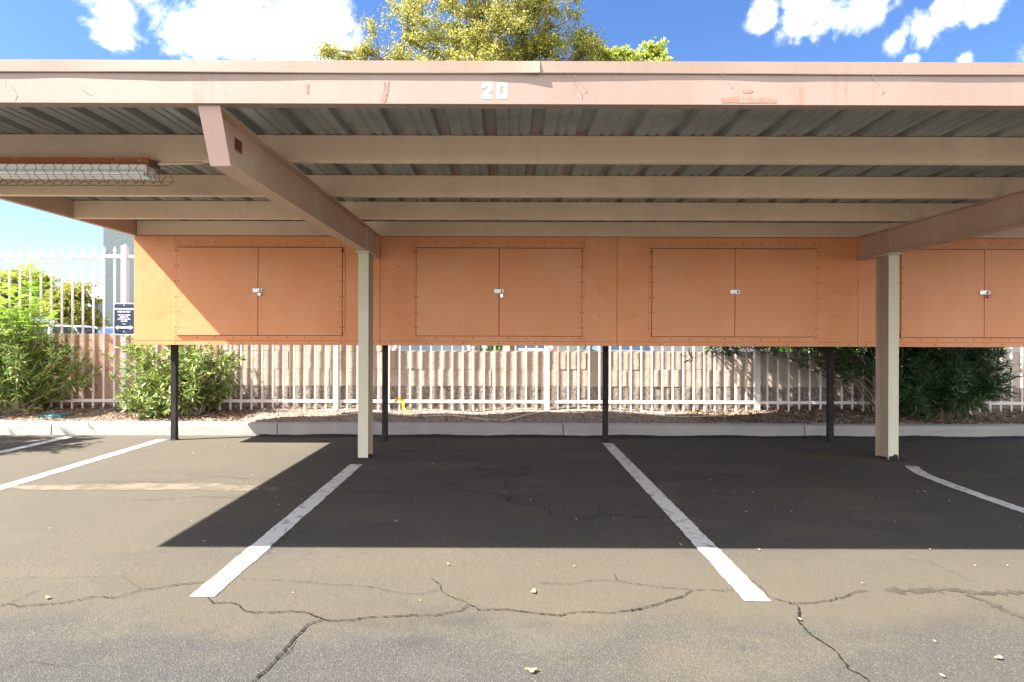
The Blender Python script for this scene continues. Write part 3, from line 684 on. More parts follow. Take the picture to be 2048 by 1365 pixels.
# ------------------------------------------------------------------ fence
YFN = F/135.6
FN = thing('metal_fence', 'tall white metal picket fence with spear tops along the kerb', 'fence', (0, YFN, .15))
posts = [-8.72, -5.62, -2.50, .607, 3.70, 6.83, 9.95]
zr0, zr1 = .318, .362; zt0, zt1 = 2.44, 2.487
for X in posts:
    if abs(X) < 7.7:
        p = obj('post', MB().box(X-.038, X+.038, YFN-.038, YFN+.038, .08, 2.60), M['fence'], FN, bevel=.004)
        cp = MB(); cp.add([(X-.045,YFN-.045,2.60),(X+.045,YFN-.045,2.60),(X+.045,YFN+.045,2.60),(X-.045,YFN+.045,2.60),(X,YFN,2.65)], [(0,1,4),(1,2,4),(2,3,4),(3,0,4),(3,2,1,0)])
        obj('post_cap', cp, M['fence'], p)
def picket(m, x, w=.0125):
    h = w; hy = .008
    m.box(x-h, x+h, YFN-hy, YFN+hy, .205+random.uniform(-.008,.008), 2.53)
    for s_ in (1,): m.add([(x-h,YFN-hy,2.53),(x+h,YFN-hy,2.53),(x+h,YFN+hy,2.53),(x-h,YFN+hy,2.53),(x-h*1.8,YFN-h*.6,2.558),(x+h*1.8,YFN-h*.6,2.558),(x+h*1.8,YFN+h*.6,2.558),(x-h*1.8,YFN+h*.6,2.558),(x,YFN,2.615)],
        [(0,1,5,4),(1,2,6,5),(2,3,7,6),(3,0,4,7),(4,5,8),(5,6,8),(6,7,8),(7,4,8)])
extra = MB(); npk = 0
for a, c in zip(posts, posts[1:]):
    x0 = a+.04; x1 = c-.04
    if a > -9 and c < 10:
        for (z0, z1) in ((zr0, zr1), (zt0, zt1)):
            obj('rail', MB().box(x0, x1, YFN-.015, YFN+.015, z0, z1), M['fence'], FN, bevel=.002)
    for i in range(1, 20):
        x = a+(c-a)*i/20
        if -7.55 < x < 7.7: 
            m_ = MB(); picket(m_, x); obj('picket', m_, M['fence'], FN); npk += 1
        else: picket(extra, x)
o = obj('far_pickets', extra, M['fence'], FN); o['kind'] = 'stuff'

# sign on the fence
def text_mesh(name, s, size, cx, z, y, m, parent, sx=1.0):
    cu = bpy.data.curves.new(name, 'FONT'); cu.body = s; cu.size = size; cu.align_x = 'CENTER'; cu.extrude = .0004; cu.offset = size*.022
    to = bpy.data.objects.new('tmp', cu); COL.objects.link(to)
    dg = bpy.context.evaluated_depsgraph_get(); me = bpy.data.meshes.new_from_object(to.evaluated_get(dg)); COL.objects.unlink(to); bpy.data.objects.remove(to)
    co = np.empty(len(me.vertices)*3); me.vertices.foreach_get('co', co); co = co.reshape(-1, 3)
    out = np.stack([cx+co[:, 0]*sx, y-co[:, 2], z+co[:, 1]], 1); me.vertices.foreach_set('co', out.ravel()); me.update()
    return link(name, me, m, parent)
sx0 = (231-1012)/135.6; sxc = sx0+.1575; YS = YFN-.045
pz = EYE+(675-643+2.2)/136.3
SG = thing('parking_sign', 'navy and white motorcycle parking sign with a double arrow on the white fence', 'sign', (sxc, YS, pz))
def rrect(w, h, r, y, cx, cz):
    P = []
    for (ax, az, t0) in ((w/2-r, h/2-r, 0), (-w/2+r, h/2-r, 90), (-w/2+r, -h/2+r, 180), (w/2-r, -h/2+r, 270)):
        for k in range(5): t = math.radians(t0+22.5*k); P.append((cx+ax+r*math.cos(t), y, cz+az+r*math.sin(t)))
    return P
obj('plate', MB().prism(rrect(.315, .465, .026, YS, sxc, pz), (0, .0025, 0)), M['signwhite'], SG)
obj('face', MB().prism(rrect(.293, .443, .020, YS-.0007, sxc, pz), (0, .0005, 0)), M['signblue'], SG)
yt = YS-.0014
for s_, sz_, dz, kx in (('MOTORCYCLE/SCOOTER', .034, .135, .72), ('PARKING ONLY', .034, .095, .78), ('THIS SPACE HAS BEEN', .024, .050, .78), ('RESERVED FOR', .024, .020, .8), ('MOTORCYCLES AND', .024, -.010, .8), ('SCOOTERS', .024, -.040, .8), ('Thank You', .014, -.078, .9)):
    text_mesh('lettering', s_, sz_, sxc, pz+dz, yt, M['signwhite'], SG, kx)
ar = MB(); az = pz-.125; A = [(-.135,0),(-.085,.032),(-.085,.012),(.085,.012),(.085,.032),(.135,0),(.085,-.032),(.085,-.012),(-.085,-.012),(-.085,-.032)]
ar.prism([(sxc+a, yt-.0002, az+b) for a, b in A][::-1], (0, .0006, 0)); obj('arrow', ar, M['signwhite'], SG)
bo = MB()
for z in (pz+.200, pz-.185): bolt(bo, (sxc, YS-.001, z), (0,-1,0), .008, .004)
split_obj('bolt', bo, M['signwhite'], SG)

# ------------------------------------------------------------------ block walls
def block_wall(name, x0, x1, tops, m_main, m_low, label, yb=WALLY, low=1, ch=.256, rough=.006):
    t = thing(name, label, 'wall', ((x0+x1)/2, yb, .1))
    main, lowm = MB(), MB(); bl = .41; ztop = tops(0); row = 0; z = .04
    zs = [.04, .30, .545, .80, 1.07, 1.325]
    for r_ in range(len(zs)-1):
        za, zb_ = zs[r_]+.0025, zs[r_+1]-.0025; x = x0 - (bl/2 if r_ % 2 else 0)
        while x < x1:
            a, c = max(x, x0)+.0025, min(x+bl, x1)-.0025
            mid = (a+c)/2
            if c-a > .03 and zb_ <= tops(mid)+.02:
                e = random.uniform(-rough, rough); mm = lowm if (r_ < 2 and low) else main
                n1 = 6; vs = []; jj = random.uniform(-.004, .004)
                mm.box(a, c, yb+e, yb+.19, za+jj*.5, zb_+jj*.5)
            x += bl
    o1 = obj('blocks', main, m_main, t, bevel=.004)
    if lowm.v: obj('base_blocks', lowm, m_low, t, bevel=.006)
    mo = MB().box(x0+.004, x1-.004, yb+.009, yb+.18, .02, min(tops(x0+.1), tops(x1-.1), tops((x0+x1)/2))-.01); obj('mortar', mo, M['mortar'], t)
    return t
block_wall('block_wall', -9.6, -4.32, lambda x: 1.33, M['pinkwall'], M['pinkwall'], 'pink painted block wall behind the fence at the left', low=0, rough=.004)
block_wall('block_wall', -4.315, -1.865, lambda x: 1.33, M['block'], M['roughblock'], 'taller tan block wall between the left bush and the left post', rough=.005)
block_wall('block_wall', -1.86, 10.2, lambda x: 1.09, M['block'], M['roughblock'], 'low uneven tan block wall behind the fence below the lockers', rough=.006)

# ------------------------------------------------------------------ small things in the bed
def hose(label, pix, r, seed):
    random.seed(seed); P = []
    for (x, y) in pix:
        z = .19
        p = onground(x, y, z); P.append(Vector((p.x, p.y, bedz(p.x, p.y)+.018)))
    Q = []
    for a, c in zip(P, P[1:]):
        for k in range(8):
            q = a.lerp(c, k/8); q.y += .006*math.sin(q.x*9+seed); q.z = bedz(q.x, q.y)+.017+.005*math.sin(q.x*7+seed); Q.append(q)
    return tag(obj('irrigation_hose', MB().path(Q, r, 6), M['hose'], smooth=True), label, 'hose')
hose('long pale irrigation hose along the sunlit edge of the gravel', [(640,833),(760,829),(900,832),(1010,837),(1060,832),(1100,828),(1200,829),(1300,830),(1400,834),(1450,832),(1490,824)], .009, 1)
hose('thin pale hose lying close to the wall foot behind the fence posts', [(745,826),(860,824),(960,827),(1080,824),(1250,822),(1330,829),(1400,826)], .006, 5)
yr = MB(); P = [at(790,806,YFN-.03), at(797,797,YFN-.04), at(806,803,YFN-.03), at(806,815,YFN-.06), at(815,828,7.95), at(826,830,7.9)]; wv = [.02,.03,.028,.014,.012,.02]
vs = []
for p, w in zip(P, wv): vs += [p+Vector((-w,0,0)), p+Vector((w,.008,.006))]
yr.add(vs, [(2*i, 2*i+1, 2*i+3, 2*i+2) for i in range(len(P)-1)])
o = obj('plastic_ribbon', yr, M['yellow']); tag(o, 'torn yellow plastic ribbon hanging over the bottom fence rail', 'ribbon'); o.modifiers.new('thick','SOLIDIFY').thickness = .001
p = onground(108, 834, .17); VL = thing('valve_box', 'flat teal valve box lid set in the gravel below the left bush', 'valve box', (p.x, p.y, .17))
zb_ = bedz(p.x, p.y)
obj('lid', MB().box(p.x-.16, p.x+.16, p.y-.09, p.y+.09, zb_+.012, zb_+.03), M['lid'], VL, bevel=.006)
obj('rim', MB().box(p.x-.175, p.x+.175, p.y-.105, p.y+.105, zb_-.05, zb_+.011), M['lid'], VL, bevel=.004)

# ------------------------------------------------------------------ plants
def stem_path(m, p, q, r0, r1, bend, seg=6):
    p, q = Vector(p), Vector(q); P = []
    off = Vector((random.uniform(-1,1), random.uniform(-1,1), random.uniform(-.3,.6)))*bend
    for k in range(seg+1):
        t = k/seg; P.append(p.lerp(q, t) + off*math.sin(math.pi*t))
    m.path(P, [r0+(r1-r0)*k/seg for k in range(seg+1)], 5); return P
def shrub(name, label, cat, base, cen, rad, nst, nsh, lf, L, wr, n=14, seed=1, spread=.95, flowers=0, ymin=7.36, zmin=.2, group=None, stem_r=.012, ymax=8.44, extra=(), bspread=.18):
    global RNG
    random.seed(seed); RNG = np.random.default_rng(seed); base = Vector(base); cen = Vector(cen)
    t = thing(name, label, cat, base, group); sm_ = MB(); SP, SD = [], []
    tips = []
    for i in range(nst):
        u = Vector(rnd_unit(1)[0]); u.z = abs(u.z)*1.15-.45; u.normalize(); rr = random.uniform(.45, 1.12)
        tip = cen + Vector((u.x*rad[0], u.y*rad[1], u.z*rad[2]))*rr
        tip.y = min(max(tip.y, ymin), ymax); tip.z = max(tip.z, zmin)
        b = base + Vector((random.uniform(-bspread,bspread)*rad[0]*1.6, random.uniform(-.1,.1), 0)); b.z = bedz(b.x, b.y)-.02
        P = stem_path(sm_, b, tip, stem_r*random.uniform(.6,1.2), .003, .10*rad[0]); tips.append(P)
    for P in extra:
        pts = [Vector(q) for q in P]; sm_.path(pts, [stem_r*1.1*(1-.8*k/(len(pts)-1)) for k in range(len(pts))], 5); tips.append(pts)
    for i in range(nsh):
        P = random.choice(tips); t_ = random.uniform(.18, 1)**.8; k = t_*(len(P)-1); j = min(int(k), len(P)-2); q = P[j].lerp(P[j+1], k-j)
        ax = (P[j+1]-P[j]).normalized(); d = (ax*.5 + Vector(rnd_unit(1)[0])*.9 + Vector((0,0,.35))).normalized()
        ln = random.uniform(.05, .26)*min(1, rad[0]); e = q + d*ln
        if e.y > ymax or e.y < ymin: e.y = min(max(e.y, ymin), ymax)
        if e.z < zmin-.1: e.z = zmin
        if random.random() < .35: sm_.tube(q, e, .0028, .0015, 4, False)
        SP.append(e); SD.append(d)
    V, Fq = shoots_to_leaves(np.array(SP), np.array(SD), n, L, wr, spread)
    V[:, 1] = np.clip(V[:, 1], ymin-.03, None)
    mesh_np('foliage', V, Fq, lf, t); obj('stems', sm_, M['bark'] if lf is M['leaf_dark'] else M['palebark'], t)
    if flowers:
        random.seed(seed+5); C = [SP[k] for k in random.sample(range(len(SP)), flowers)]
        C = np.repeat(np.array([c for c in C if c.z > .5]), 9, 0)
        V, Fq = leaves(C, rnd_unit(len(C))+np.array([0,-.3,.5]), rnd_unit(len(C)), np.full(len(C), .035), np.full(len(C), .03)); mesh_np('blossoms', V, Fq, M['flower'], t)
    return t
shrub('oleander_bush', 'big leafy oleander bush with pink blossoms at the left edge', 'bush', (-7.1,7.85,.17), (-7.25,7.82,.85), (1.2,.5,.86), 110, 2300, M['leaf_ole'], .12, .15, 12, 3, .8, 30)
shrub('oleander_bush', 'rounded sunlit bush in front of the fence behind the leftmost thin post', 'bush', (-4.58,7.85,.17), (-4.60,7.85,.66), (.86,.45,.74), 85, 1300, M['leaf_ole'], .105, .19, 11, 8, .85)
# feathery lime plant
def feathery(name, label, base, H, R, nst, seed):
    random.seed(seed); base = Vector(base); t = thing(name, label, 'shrub', base); sm_ = MB(); C, D = [], []
    for i in range(nst):
        tip = base + Vector((random.uniform(-R,R), random.uniform(-.3,.2), H*random.uniform(.55,1)))
        P = stem_path(sm_, base+Vector((random.uniform(-.1,.1),0,0)), tip, .009, .003, .12)
        for k in range(26):
            tt = random.uniform(.35, 1); kk = tt*(len(P)-1); j = min(int(kk), len(P)-2); q = P[j].lerp(P[j+1], kk-j)
            d = Vector((random.uniform(-1,1), random.uniform(-.7,.7), random.uniform(-.1,.35))).normalized(); ln = random.uniform(.15,.34)
            sm_.tube(q, q+d*ln, .0018, .001, 3, False)
            for a in range(13):
                pp = q+d*ln*(a+1)/13; side = d.cross(Vector((0,0,1))).normalized()
                for s_ in (-1,1): C.append(pp); D.append(side*s_ + d*.5 + Vector((0,0,random.uniform(-.2,.3))))
    C = np.array(C); D = np.array(D); n = len(C); V, Fq = leaves(C, D, np.tile([0,0,1.],(n,1))+rnd_unit(n)*.4, RNG.uniform(.03,.055,n), RNG.uniform(.011,.018,n))
    mesh_np('foliage', V, Fq, M['leaf_lime'], t); obj('stems', sm_, M['palebark'], t)
feathery('feathery_shrub', 'tall bright lime green feathery shrub rising out of the left bush', (-7.0,7.75,.2), 2.15, .72, 20, 4)
# right hand oleander: dense dark mass, with long branches reaching left below the locker
ext = []
random.seed(21)
for (tx, tz, ty) in ((2.55,1.00,7.62),(2.85,1.16,7.7),(3.0,1.05,7.66),(3.35,1.15,7.9),(3.7,1.17,7.7),(3.4,1.3,7.8),(4.3,1.15,7.7),(4.8,1.05,7.8)):
    a = Vector((5.35+random.uniform(-.25,.3), 7.85, .2)); b_ = Vector((tx, ty, tz)); m1 = a.lerp(b_, .3)+Vector((0,0,.42)); m2 = a.lerp(b_, .62)+Vector((0,0,.45)); ext.append([a, a.lerp(m1,.5)+Vector((0,0,.08)), m1, m2, m2.lerp(b_,.5)+Vector((0,0,.08)), b_])
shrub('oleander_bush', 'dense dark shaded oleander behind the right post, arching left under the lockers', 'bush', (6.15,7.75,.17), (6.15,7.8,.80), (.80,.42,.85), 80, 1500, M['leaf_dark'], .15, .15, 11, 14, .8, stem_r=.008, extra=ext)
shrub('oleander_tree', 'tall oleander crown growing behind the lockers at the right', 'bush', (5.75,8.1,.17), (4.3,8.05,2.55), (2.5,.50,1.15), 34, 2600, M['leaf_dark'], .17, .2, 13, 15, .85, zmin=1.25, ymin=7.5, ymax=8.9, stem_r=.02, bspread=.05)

# ------------------------------------------------------------------ trees
def tree(name, label, base, H, trunk_h, spread, levels, m_leaf, bark, seed, nleaf, L, wr, clump=.35, r0=.16, zmin_leaf=0, group=None):
    random.seed(seed); t = thing(name, label, 'tree', base, group); sm_ = MB(); tips = []
    def grow(p, d, ln, r, lev):
        P = [p]; dd = Vector(d); seg = 4
        for k in range(seg):
            dd = (dd + Vector(rnd_unit(1)[0])*.22 + Vector((0,0,.05))).normalized(); P.append(P[-1]+dd*ln/seg)
        sm_.path(P, [r*(1-.45*k/seg) for k in range(seg+1)], 6 if lev < 2 else 4)
        if lev >= levels:
            tips.append((P[-1], dd, ln)); tips.append((P[2], dd, ln)); return
        nb = random.choice((3,4)) if lev else 6
        for k in range(nb):
            u = Vector(rnd_unit(1)[0]); u = (u - dd*u.dot(dd)).normalized()
            nd = (dd*random.uniform(.5,.9) + u*random.uniform(.6,1.0)*spread + Vector((0,0,.1))).normalized()
            st = P[-1] if k < 2 else P[random.choice((2,3))]
            grow(st, nd, ln*random.uniform(.58,.8), r*.55, lev+1)
    grow(Vector(base), Vector((0,0,1)), trunk_h, r0, 0)
    zs = max(q[0].z for q in tips)-base[2]; k = H/zs
    C = np.array([q[0] for q in tips]); D = np.array([q[1] for q in tips])
    per = max(1, nleaf//len(C)); C = np.repeat(C, per, 0); D = np.repeat(D, per, 0)
    C = C + rnd_unit(len(C))*(RNG.uniform(0,1,len(C))**.6*clump)[:, None]*np.array([1,1,.7])
    DD = D*.4 + rnd_unit(len(C)) + np.array([0,0,-.1]); ln = RNG.uniform(.6,1.2,len(C))*L
    V, Fq = leaves(C, DD, rnd_unit(len(C)), ln, ln*wr)
    b = np.array(base); V = b + (V-b)*k; fo = mesh_np('crown', V, Fq, m_leaf, t)
    sm_.v = [tuple(b + (np.array(v)-b)*k) for v in sm_.v]; obj('trunk', sm_, bark, t)
    return t
def crown_tree(name, label, base, lobes, nclump, per, crad, L, wr, m_leaf, bark, seed, r0=.2, fork=.35, group=None):
    """lobes: list of (centre xyz, radii xyz); clumps fill the lobes, limbs run from the trunk fork to them"""
    global RNG
    random.seed(seed); RNG = np.random.default_rng(seed); base = Vector(base); t = thing(name, label, 'tree', base, group); sm_ = MB()
    vol = np.array([r_[0]*r_[1]*r_[2] for _, r_ in lobes]); pick = RNG.choice(len(lobes), nclump, p=vol/vol.sum()); C = []
    for k in pick:
        u = rnd_unit(1)[0]*(RNG.uniform(.15, 1)**.5); c, r_ = lobes[k]; C.append(np.array(c)+u*np.array(r_))
    for c, r_ in lobes: C += [np.array(c)+rnd_unit(1)[0]*np.array(r_)*.5 for _ in range(3)]
    C = np.array(C); mid = C.mean(0); zlow = C[:, 2].min()
    fk = Vector((base.x*.8+mid[0]*.2, base.y, base.z+(zlow-base.z)*.75+.3))
    stem_path(sm_, base, fk, r0, r0*.75, .12, 8)
    mains = []; order = RNG.permutation(len(C))
    for i in order[:9]:
        e = Vector(C[i]); P = stem_path(sm_, fk+Vector((0,0,random.uniform(-.3,.2))), fk.lerp(e, .92), r0*.5, r0*.10, .35, 8); mains += P[2:]
    mm = np.array([tuple(p) for p in mains])
    for i in order[9:]:
        e = C[i]; d = np.linalg.norm(mm-e, axis=1) + (mm[:, 2] > e[2]+.3)*2; q = mm[d.argmin()]
        P = stem_path(sm_, q, e, r0*.11, r0*.03, .12, 4)
        if random.random() < .35: mm = np.concatenate([mm, np.array([tuple(P[2]), tuple(P[3])])])
    rad = RNG.uniform(.55, 1.25, len(C))*crad
    Cc = np.repeat(C, per, 0); rr = np.repeat(rad, per)
    off = rnd_unit(len(Cc))*(RNG.uniform(0, 1, len(Cc))**.55*rr)[:, None]*np.array([1.15, 1, .62])
    # sprays: pull leaves towards a few twig lines inside each clump
    tw = rnd_unit(len(C)*9).reshape(len(C), 9, 3); tw[..., 2] = tw[..., 2]*.5+.1; ci = np.repeat(np.arange(len(C)), per); ti = RNG.integers(0, 9, len(Cc))
    ln_ = RNG.uniform(.1, 1.1, len(Cc))*rr; spray = tw[ci, ti]*ln_[:, None] + rnd_unit(len(Cc))*(.16*rr)[:, None]
    P_ = Cc + np.where((RNG.uniform(0, 1, len(Cc)) < .7)[:, None], spray, off)
    Dd = tw[ci, ti]*.6 + rnd_unit(len(Cc)); ln = RNG.uniform(.6, 1.2, len(Cc))*L
    V, Fq = leaves(P_, Dd, rnd_unit(len(Cc)), ln, ln*wr); mesh_np('crown', V, Fq, m_leaf, t); obj('trunk', sm_, bark, t)
    for i in range(0, len(C), 2):
        pass
    return t
def lobe(px, py, rx, rz, Y, ry=None):
    c = at(px, py, Y); return ((c.x, Y, c.z), (rx*Y/F, (ry if ry else rx*Y/F*.7), rz*Y/F))
Y_ = 15.5
crown_tree('palo_verde_tree', 'large yellow green tree rising behind the carport roof', (.15, Y_, 0),
    [lobe(985,-10,190,120,Y_,2.2), lobe(950,90,215,85,Y_,2.2), lobe(860,40,95,75,Y_), lobe(1125,85,85,75,Y_,1.4), lobe(1175,112,45,30,Y_,.8), lobe(720,112,80,22,Y_,.9), lobe(655,108,22,16,Y_,.4), lobe(930,-130,130,80,Y_), lobe(1000,190,250,60,Y_,2)],
    260, 380, .46, .08, .42, M['leaf_tree'], M['bark'], 5, .24)
Y_ = 17.
crown_tree('leafy_tree', 'smaller light green treetop right of the large tree above the roof', (3.8, Y_, 0),
    [lobe(1225,118,35,26,Y_,.6), lobe(1300,112,38,22,Y_,.6), lobe(1260,180,90,50,Y_,1.4)], 42, 260, .36, .12, .6, M['leaf_tree2'], M['bark'], 9, .13)
Y_ = 22.
crown_tree('leafy_tree', 'olive and yellow tree beyond the fence at the far left', (-19.5, Y_, 0),
    [lobe(40,600,70,55,Y_,1.2), lobe(75,575,40,42,Y_,1.), lobe(-40,590,60,60,Y_,1.2)], 70, 330, .55, .13, .5, M['leaf_far'], M['bark'], 12, .13)
Y_ = 21.
crown_tree('leafy_tree', 'lower olive tree beyond the fence beside the grey building', (-16.6, Y_, 0),
    [lobe(140,610,42,40,Y_,1.), lobe(165,640,32,30,Y_,.8)], 42, 330, .45, .12, .5, M['leaf_far'], M['bark'], 17, .12)
crown_tree('street_tree', 'small tree just left of the picture that shades the parking bays at the left edge', (-8.9,5.5,0),
    [((-8.75,5.55,2.95),(1.0,.75,.45))], 26, 260, .30, .10, .5, M['leaf_far'], M['bark'], 31, .09)

# ------------------------------------------------------------------ buildings
gb = thing('grey_building', 'grey blue stucco building beyond the fence, left of the lockers', 'building', (-12, 25, 0))
gx0 = (207.5-1012-1.5)*24/F
obj('wall', MB().box(gx0, -7.5, 24, 34, 0, 8.2), M['stucco'], gb)
obj('parapet', MB().box(gx0-.08, -7.42, 23.92, 34.08, 8.2, 8.5), M['stucco'], gb, bevel=.02)
fb = thing('flat_roofed_building', 'distant white flat roofed building seen between fence pickets', 'building', (-32, 42, 0))
p0 = at(168,600,42); p1 = at(240,578,42)
obj('roof_band', MB().box(p0.x, p1.x+2, 41.6, 50, p0.z, p1.z), M['white'], fb, bevel=.03)
obj('wall', MB().box(p0.x+.6, p1.x+1.6, 42, 49.6, 0, p0.z-.02), M['stucco'], fb)
obj('window', MB().box(p0.x+1.1, p1.x+1, 41.95, 41.995, p0.z-1.0, p0.z-.2), M['glass'], fb)
hw = MB(); 
tag(obj('boundary_wall', MB().box(-27.5, -14.5, 29, 29.2, 0, 1.95).box(-27.55, -14.45, 28.97, 29.23, 1.953, 2.03), mat('dark_wall', (.13,.13,.14), .9, layers=[((.2,.19,.19), 3, .5, .7, .5)])), 'dark grey boundary wall behind the parked cars at the left', 'wall')
def hedge(label, x0, x1, y, h, m, n, seed):
    t = thing('hedge', label, 'hedge', ((x0+x1)/2, y, 0))
    C = np.stack([RNG.uniform(x0,x1,n), RNG.uniform(y-.5,y+.5,n), h*RNG.uniform(.05,1,n)**.7], 1) + rnd_unit(n)*.08
    L = RNG.uniform(.08,.16,n); V, Fq = leaves(C, rnd_unit(n)+np.array([0,0,.5]), rnd_unit(n), L, L*.5); mesh_np('foliage', V, Fq, m, t)
    s_ = MB()
    for k in range(8): x = x0+(x1-x0)*(k+.5)/8; s_.tube((x,y,0),(x+.1,y,h*.7),.02,.01,5)
    obj('stems', s_, M['bark'], t)
hedge('green hedge glimpsed between the parked cars over the low wall', -2.0, .3, 20.5, 1.6, M['leaf_ole'], 5000, 1)
hedge('bright green hedge glimpsed over the low wall at the right', 8.2, 10.6, 17.0, 1.5, M['leaf_lime'], 5000, 2)

# ------------------------------------------------------------------ cars
def car(name, label, loc, rot, paint, L=4.5, Wd=1.8, H=1.45, suv=False):
    x_, y_ = loc; t = thing(name, label, 'car', (0,0,0), 'cars parked beyond the wall'); h = Wd/2
    belt = .98 if suv else .92; hood = .98 if suv else .86; boot = belt+.02
    ys = [-L/2, -L/2+.08, -L/2+.25, -L/2+.7, -L*.2, 0, L*.2, L*.3, L/2-.5, L/2-.2, L/2-.05, L/2]
    def top(y):
        if y < -L/2+.1: return boot-.16
        if y < -L*.2: return boot
        if y < L*.24: return belt
        return hood - max(0, y-L*.3)*.09
    vs = []; k = 9
    for y in ys:
        e = abs(y)/(L/2); w = h*(1-.16*max(0, e-.8)/.2); zb = .24 + (.1 if e > .9 else 0); zt = top(y)-(.10 if y > L/2-.1 else 0)
        half = [(w*.86, zb), (w*.985, zb+.10), (w, .5), (w*.985, zt-.12), (w*.90, zt-.015)]
        vs += [(a, y, z) for a, z in half] + [(0, y, zt+.012)] + [(-a, y, z) for a, z in half[::-1]]
    k = 11; n = len(ys); fs = [(i*k+j, i*k+(j+1) % k, (i+1)*k+(j+1) % k, (i+1)*k+j) for i in range(n-1) for j in range(k)]
    fs += [tuple(range(k)), tuple((n-1)*k+j for j in range(k-1, -1, -1))]
    parts = []
    body = obj('body', MB().add(vs, fs), paint, t, smooth=True); sd = body.modifiers.new('s','SUBSURF'); sd.levels = 1; sd.render_levels = 2
    yb0, yb1 = -L/2+(.18 if suv else .55), L*.24; yt0, yt1 = -L/2+(.45 if suv else 1.15), L*.05; zt = H-.05; wt = h*.74; wb = h*.90
    B = [(-wb,yb0,belt-.02),(wb,yb0,belt-.02),(wb,yb1,belt-.02),(-wb,yb1,belt-.02)]; T = [(-wt,yt0,zt),(wt,yt0,zt),(wt,yt1,zt),(-wt,yt1,zt)]
    Bv, Tv = [Vector(q) for q in B], [Vector(q) for q in T]
    for nm, (i, j) in (('rear_window',(0,1)),('side_window',(1,2)),('windscreen',(2,3)),('side_window',(3,0))):
        q = [Bv[i], Bv[j], Tv[j], Tv[i]]; c = sum(q, Vector())/4; nrm = (q[1]-q[0]).cross(q[3]-q[0]).normalized(); q = [c+(v-c)*.97 for v in q]
        obj(nm, MB().prism(q, nrm*-.012), M['glass'], t)
    pl = MB()
    for i in range(4): pl.tube(Bv[i], Tv[i], .045, .04, 6)
    for s_ in (1,-1):
        ym = (yb0+yb1)/2; pl.tube((s_*wb, ym, belt-.02), (s_*wt, (yt0+yt1)/2, zt), .035, .03, 6)
    split_obj('pillar', pl, paint, t, smooth=True)
    ro = MB().add([(-wt-.02,yt0-.03,zt-.02),(wt+.02,yt0-.03,zt-.02),(wt+.02,yt1+.03,zt-.02),(-wt-.02,yt1+.03,zt-.02),(-wt*.85,yt0+.1,zt+.05),(wt*.85,yt0+.1,zt+.05),(wt*.85,yt1-.1,zt+.05),(-wt*.85,yt1-.1,zt+.05)],
                 [(0,3,2,1),(4,5,6,7),(0,1,5,4),(1,2,6,5),(2,3,7,6),(3,0,4,7)])
    obj('roof', ro, paint, t, bevel=.04, smooth=True)
    for s_ in (-1,1):
        for y in (-L*.31, L*.31):
            w = obj('wheel', MB().tube((s_*(h-.20),y,.32),(s_*(h+.005),y,.32),.32,n=24), M['tyre'], t, bevel=.02); obj('rim', MB().tube((s_*(h-.02),y,.32),(s_*(h+.012),y,.32),.2,n=16), M['rim'], w)
        obj('tail_light', MB().box(*sorted((s_*h*.62,s_*h*.97)), -L/2-.015, -L/2+.12, belt-.22, belt-.03), M['tail'], t, bevel=.02)
        obj('head_light', MB().box(*sorted((s_*h*.55,s_*h*.88)), L/2-.12, L/2+.012, .62, .76), M['lamp'], t, bevel=.02)
        obj('mirror', MB().box(*sorted((s_*(h+.0),s_*(h+.17))), L*.16, L*.16+.1, belt+.0, belt+.13), paint, t, bevel=.02)
    obj('licence_plate', MB().box(-.16,.16,-L/2-.03,-L/2-.01,belt-.19,belt-.03), M['white'], t, bevel=.003)
    obj('bumper', MB().box(-h*.86,h*.86,-L/2-.06,-L/2+.1,.34,.52), paint, t, bevel=.03)
    t.location = (x_, y_, 0); t.rotation_euler = (0,0,rot); return t
pw = carpaint('car_white', (.75,.77,.78)); pb = carpaint('car_pale_blue', (.42,.55,.66)); pg = carpaint('car_grey', (.20,.22,.24)); pr_ = carpaint('car_red', (.5,.03,.03))
car('parked_car', 'white car seen over the low wall just right of the left post', (-1.55, 13.6), 0, pw, H=1.5, suv=True)
car('parked_car', 'pale blue car with red lamps seen over the middle of the low wall', (.72, 19.5), 0, pb, Wd=1.75)
car('parked_car', 'dark grey car with red lamps seen over the low wall right of the middle post', (3.45, 17.5), 0, pg)
car('parked_car', 'white parked car roof above the pink wall beside the left bush', (-14.0, 17.6), .1, pw, H=1.62, suv=True)
car('parked_car', 'car with a large blue tinted windscreen above the pink wall at the left', (-12.6, 17.9), math.pi-.5, pg, H=1.60, suv=True)

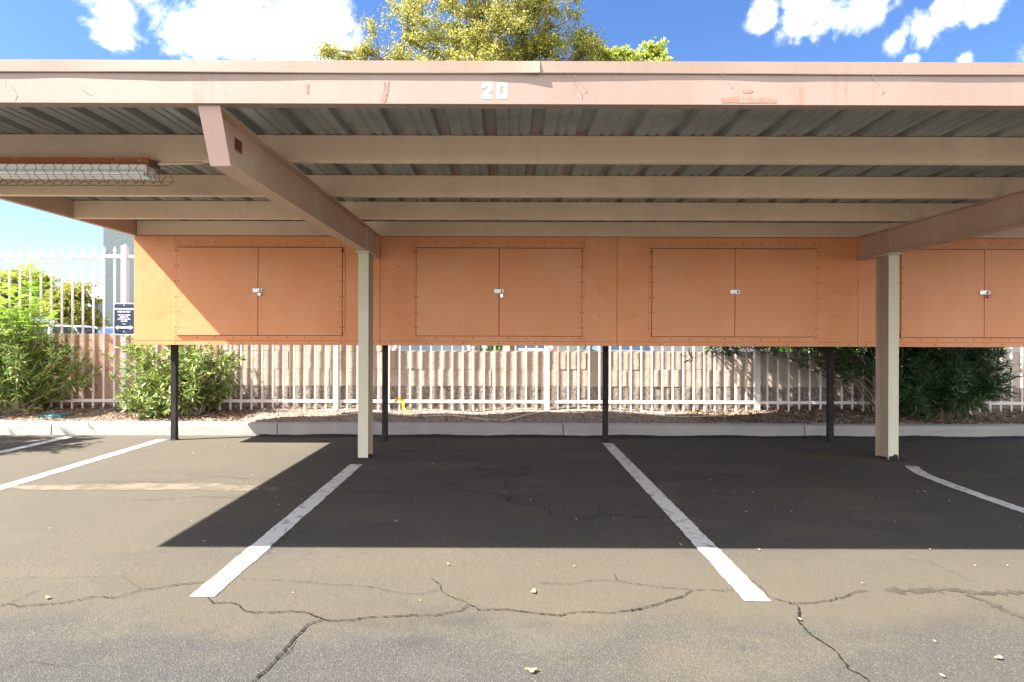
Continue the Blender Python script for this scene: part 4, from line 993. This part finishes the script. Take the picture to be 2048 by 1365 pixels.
# ------------------------------------------------------------------ fallen leaves and litter on the asphalt
def leaf_mesh(seed, sz):
    r = random.Random(seed); n = 10; P = []
    for k in range(n):
        t = 2*math.pi*k/n; q = sz*(1+.35*math.sin(3*t+seed)+r.uniform(-.25,.25)); P.append((q*math.cos(t), q*.6*math.sin(t), .006+.3*sz*(math.cos(t)**2)*r.uniform(.5,1)))
    return MB().add([(0,0,.004)]+P, [(0,k+1,(k+1) % n+1) for k in range(n)])
big = [(1062,1343,.020,'large pale dry leaf on the asphalt near the bottom centre of the picture'), (1067,1185,.020,'curled orange leaf with a stem between the two stripes'), (95,1197,.014,'pale yellow leaf beside the crack at the left'),
       (792,1044,.015,'pinkish dry leaf in the shade between the stripes'), (1362,1091,.013,'round tan leaf at the edge of the shade left of the right stripe'), (1998,1318,.015,'orange curled leaf near the bottom right corner'), (1600,1241,.010,'small orange leaf caught in the crack right of the stripe end')]
for i, (x, y, s_, lb) in enumerate(big):
    o = obj('fallen_leaf', leaf_mesh(i, s_), M['dryleaf']); o.location = onground(x, y, .004); o.rotation_euler[2] = i*1.3; tag(o, lb, 'leaf', 'dry leaves lying on the asphalt')
lm = leaf_mesh(40, .010); lm2 = leaf_mesh(47, .0065); small = []
random.seed(77)
spots = [(896,1130),(840,1203),(1148,1134),(1153,1040),(1227,1040),(830,1003),(865,929),(882,927),(892,938),(1061,1001),(1094,919),(1003,906),(740,894),(877,893),(1312,893),(1423,893),(1545,938),(1555,936),(1505,987),(1468,987),(1428,983),(1422,962),(1614,1008),(1550,1014),(1583,1025),(1744,996),(1845,998),(1898,1003),(1846,978),(1845,939),(1835,985),(1712,1020),(1790,1045),(1850,985),(2040,1055),(1414,1014),(1492,1025),(1724,1168),(1950,1133),(1885,1354),(2015,1133),(1860,1100),(1518,1101),(1870,1285),(500,882),(385,908),(450,895),(480,966),(513,980),(503,952),(382,1044),(408,1084),(100,1058),(585,1188),(558,1011),(602,1000),(553,997),(35,872),(1480,873),(1530,872),(1725,872),(1745,874),(1860,874),(1900,876),(1990,874),(2035,872),(1620,872),(1575,877),(1440,872)]
first = None
for i, (x, y) in enumerate(spots):
    if first is None or i in (1,):
        o = obj('fallen_leaf', lm if i == 0 else lm2, M['dryleaf']); first = first or o; second = o
    else: o = (first if i % 3 == 0 else second).copy(); COL.objects.link(o)
    o.location = onground(x, y, .004); o.rotation_euler[2] = random.uniform(0, 6.28); o.scale = (1,)*3 if y > 1000 else (1.25,)*3
    tag(o, 'tiny dry leaf fragment scattered on the asphalt', 'leaf', 'tiny leaf fragments on the asphalt')
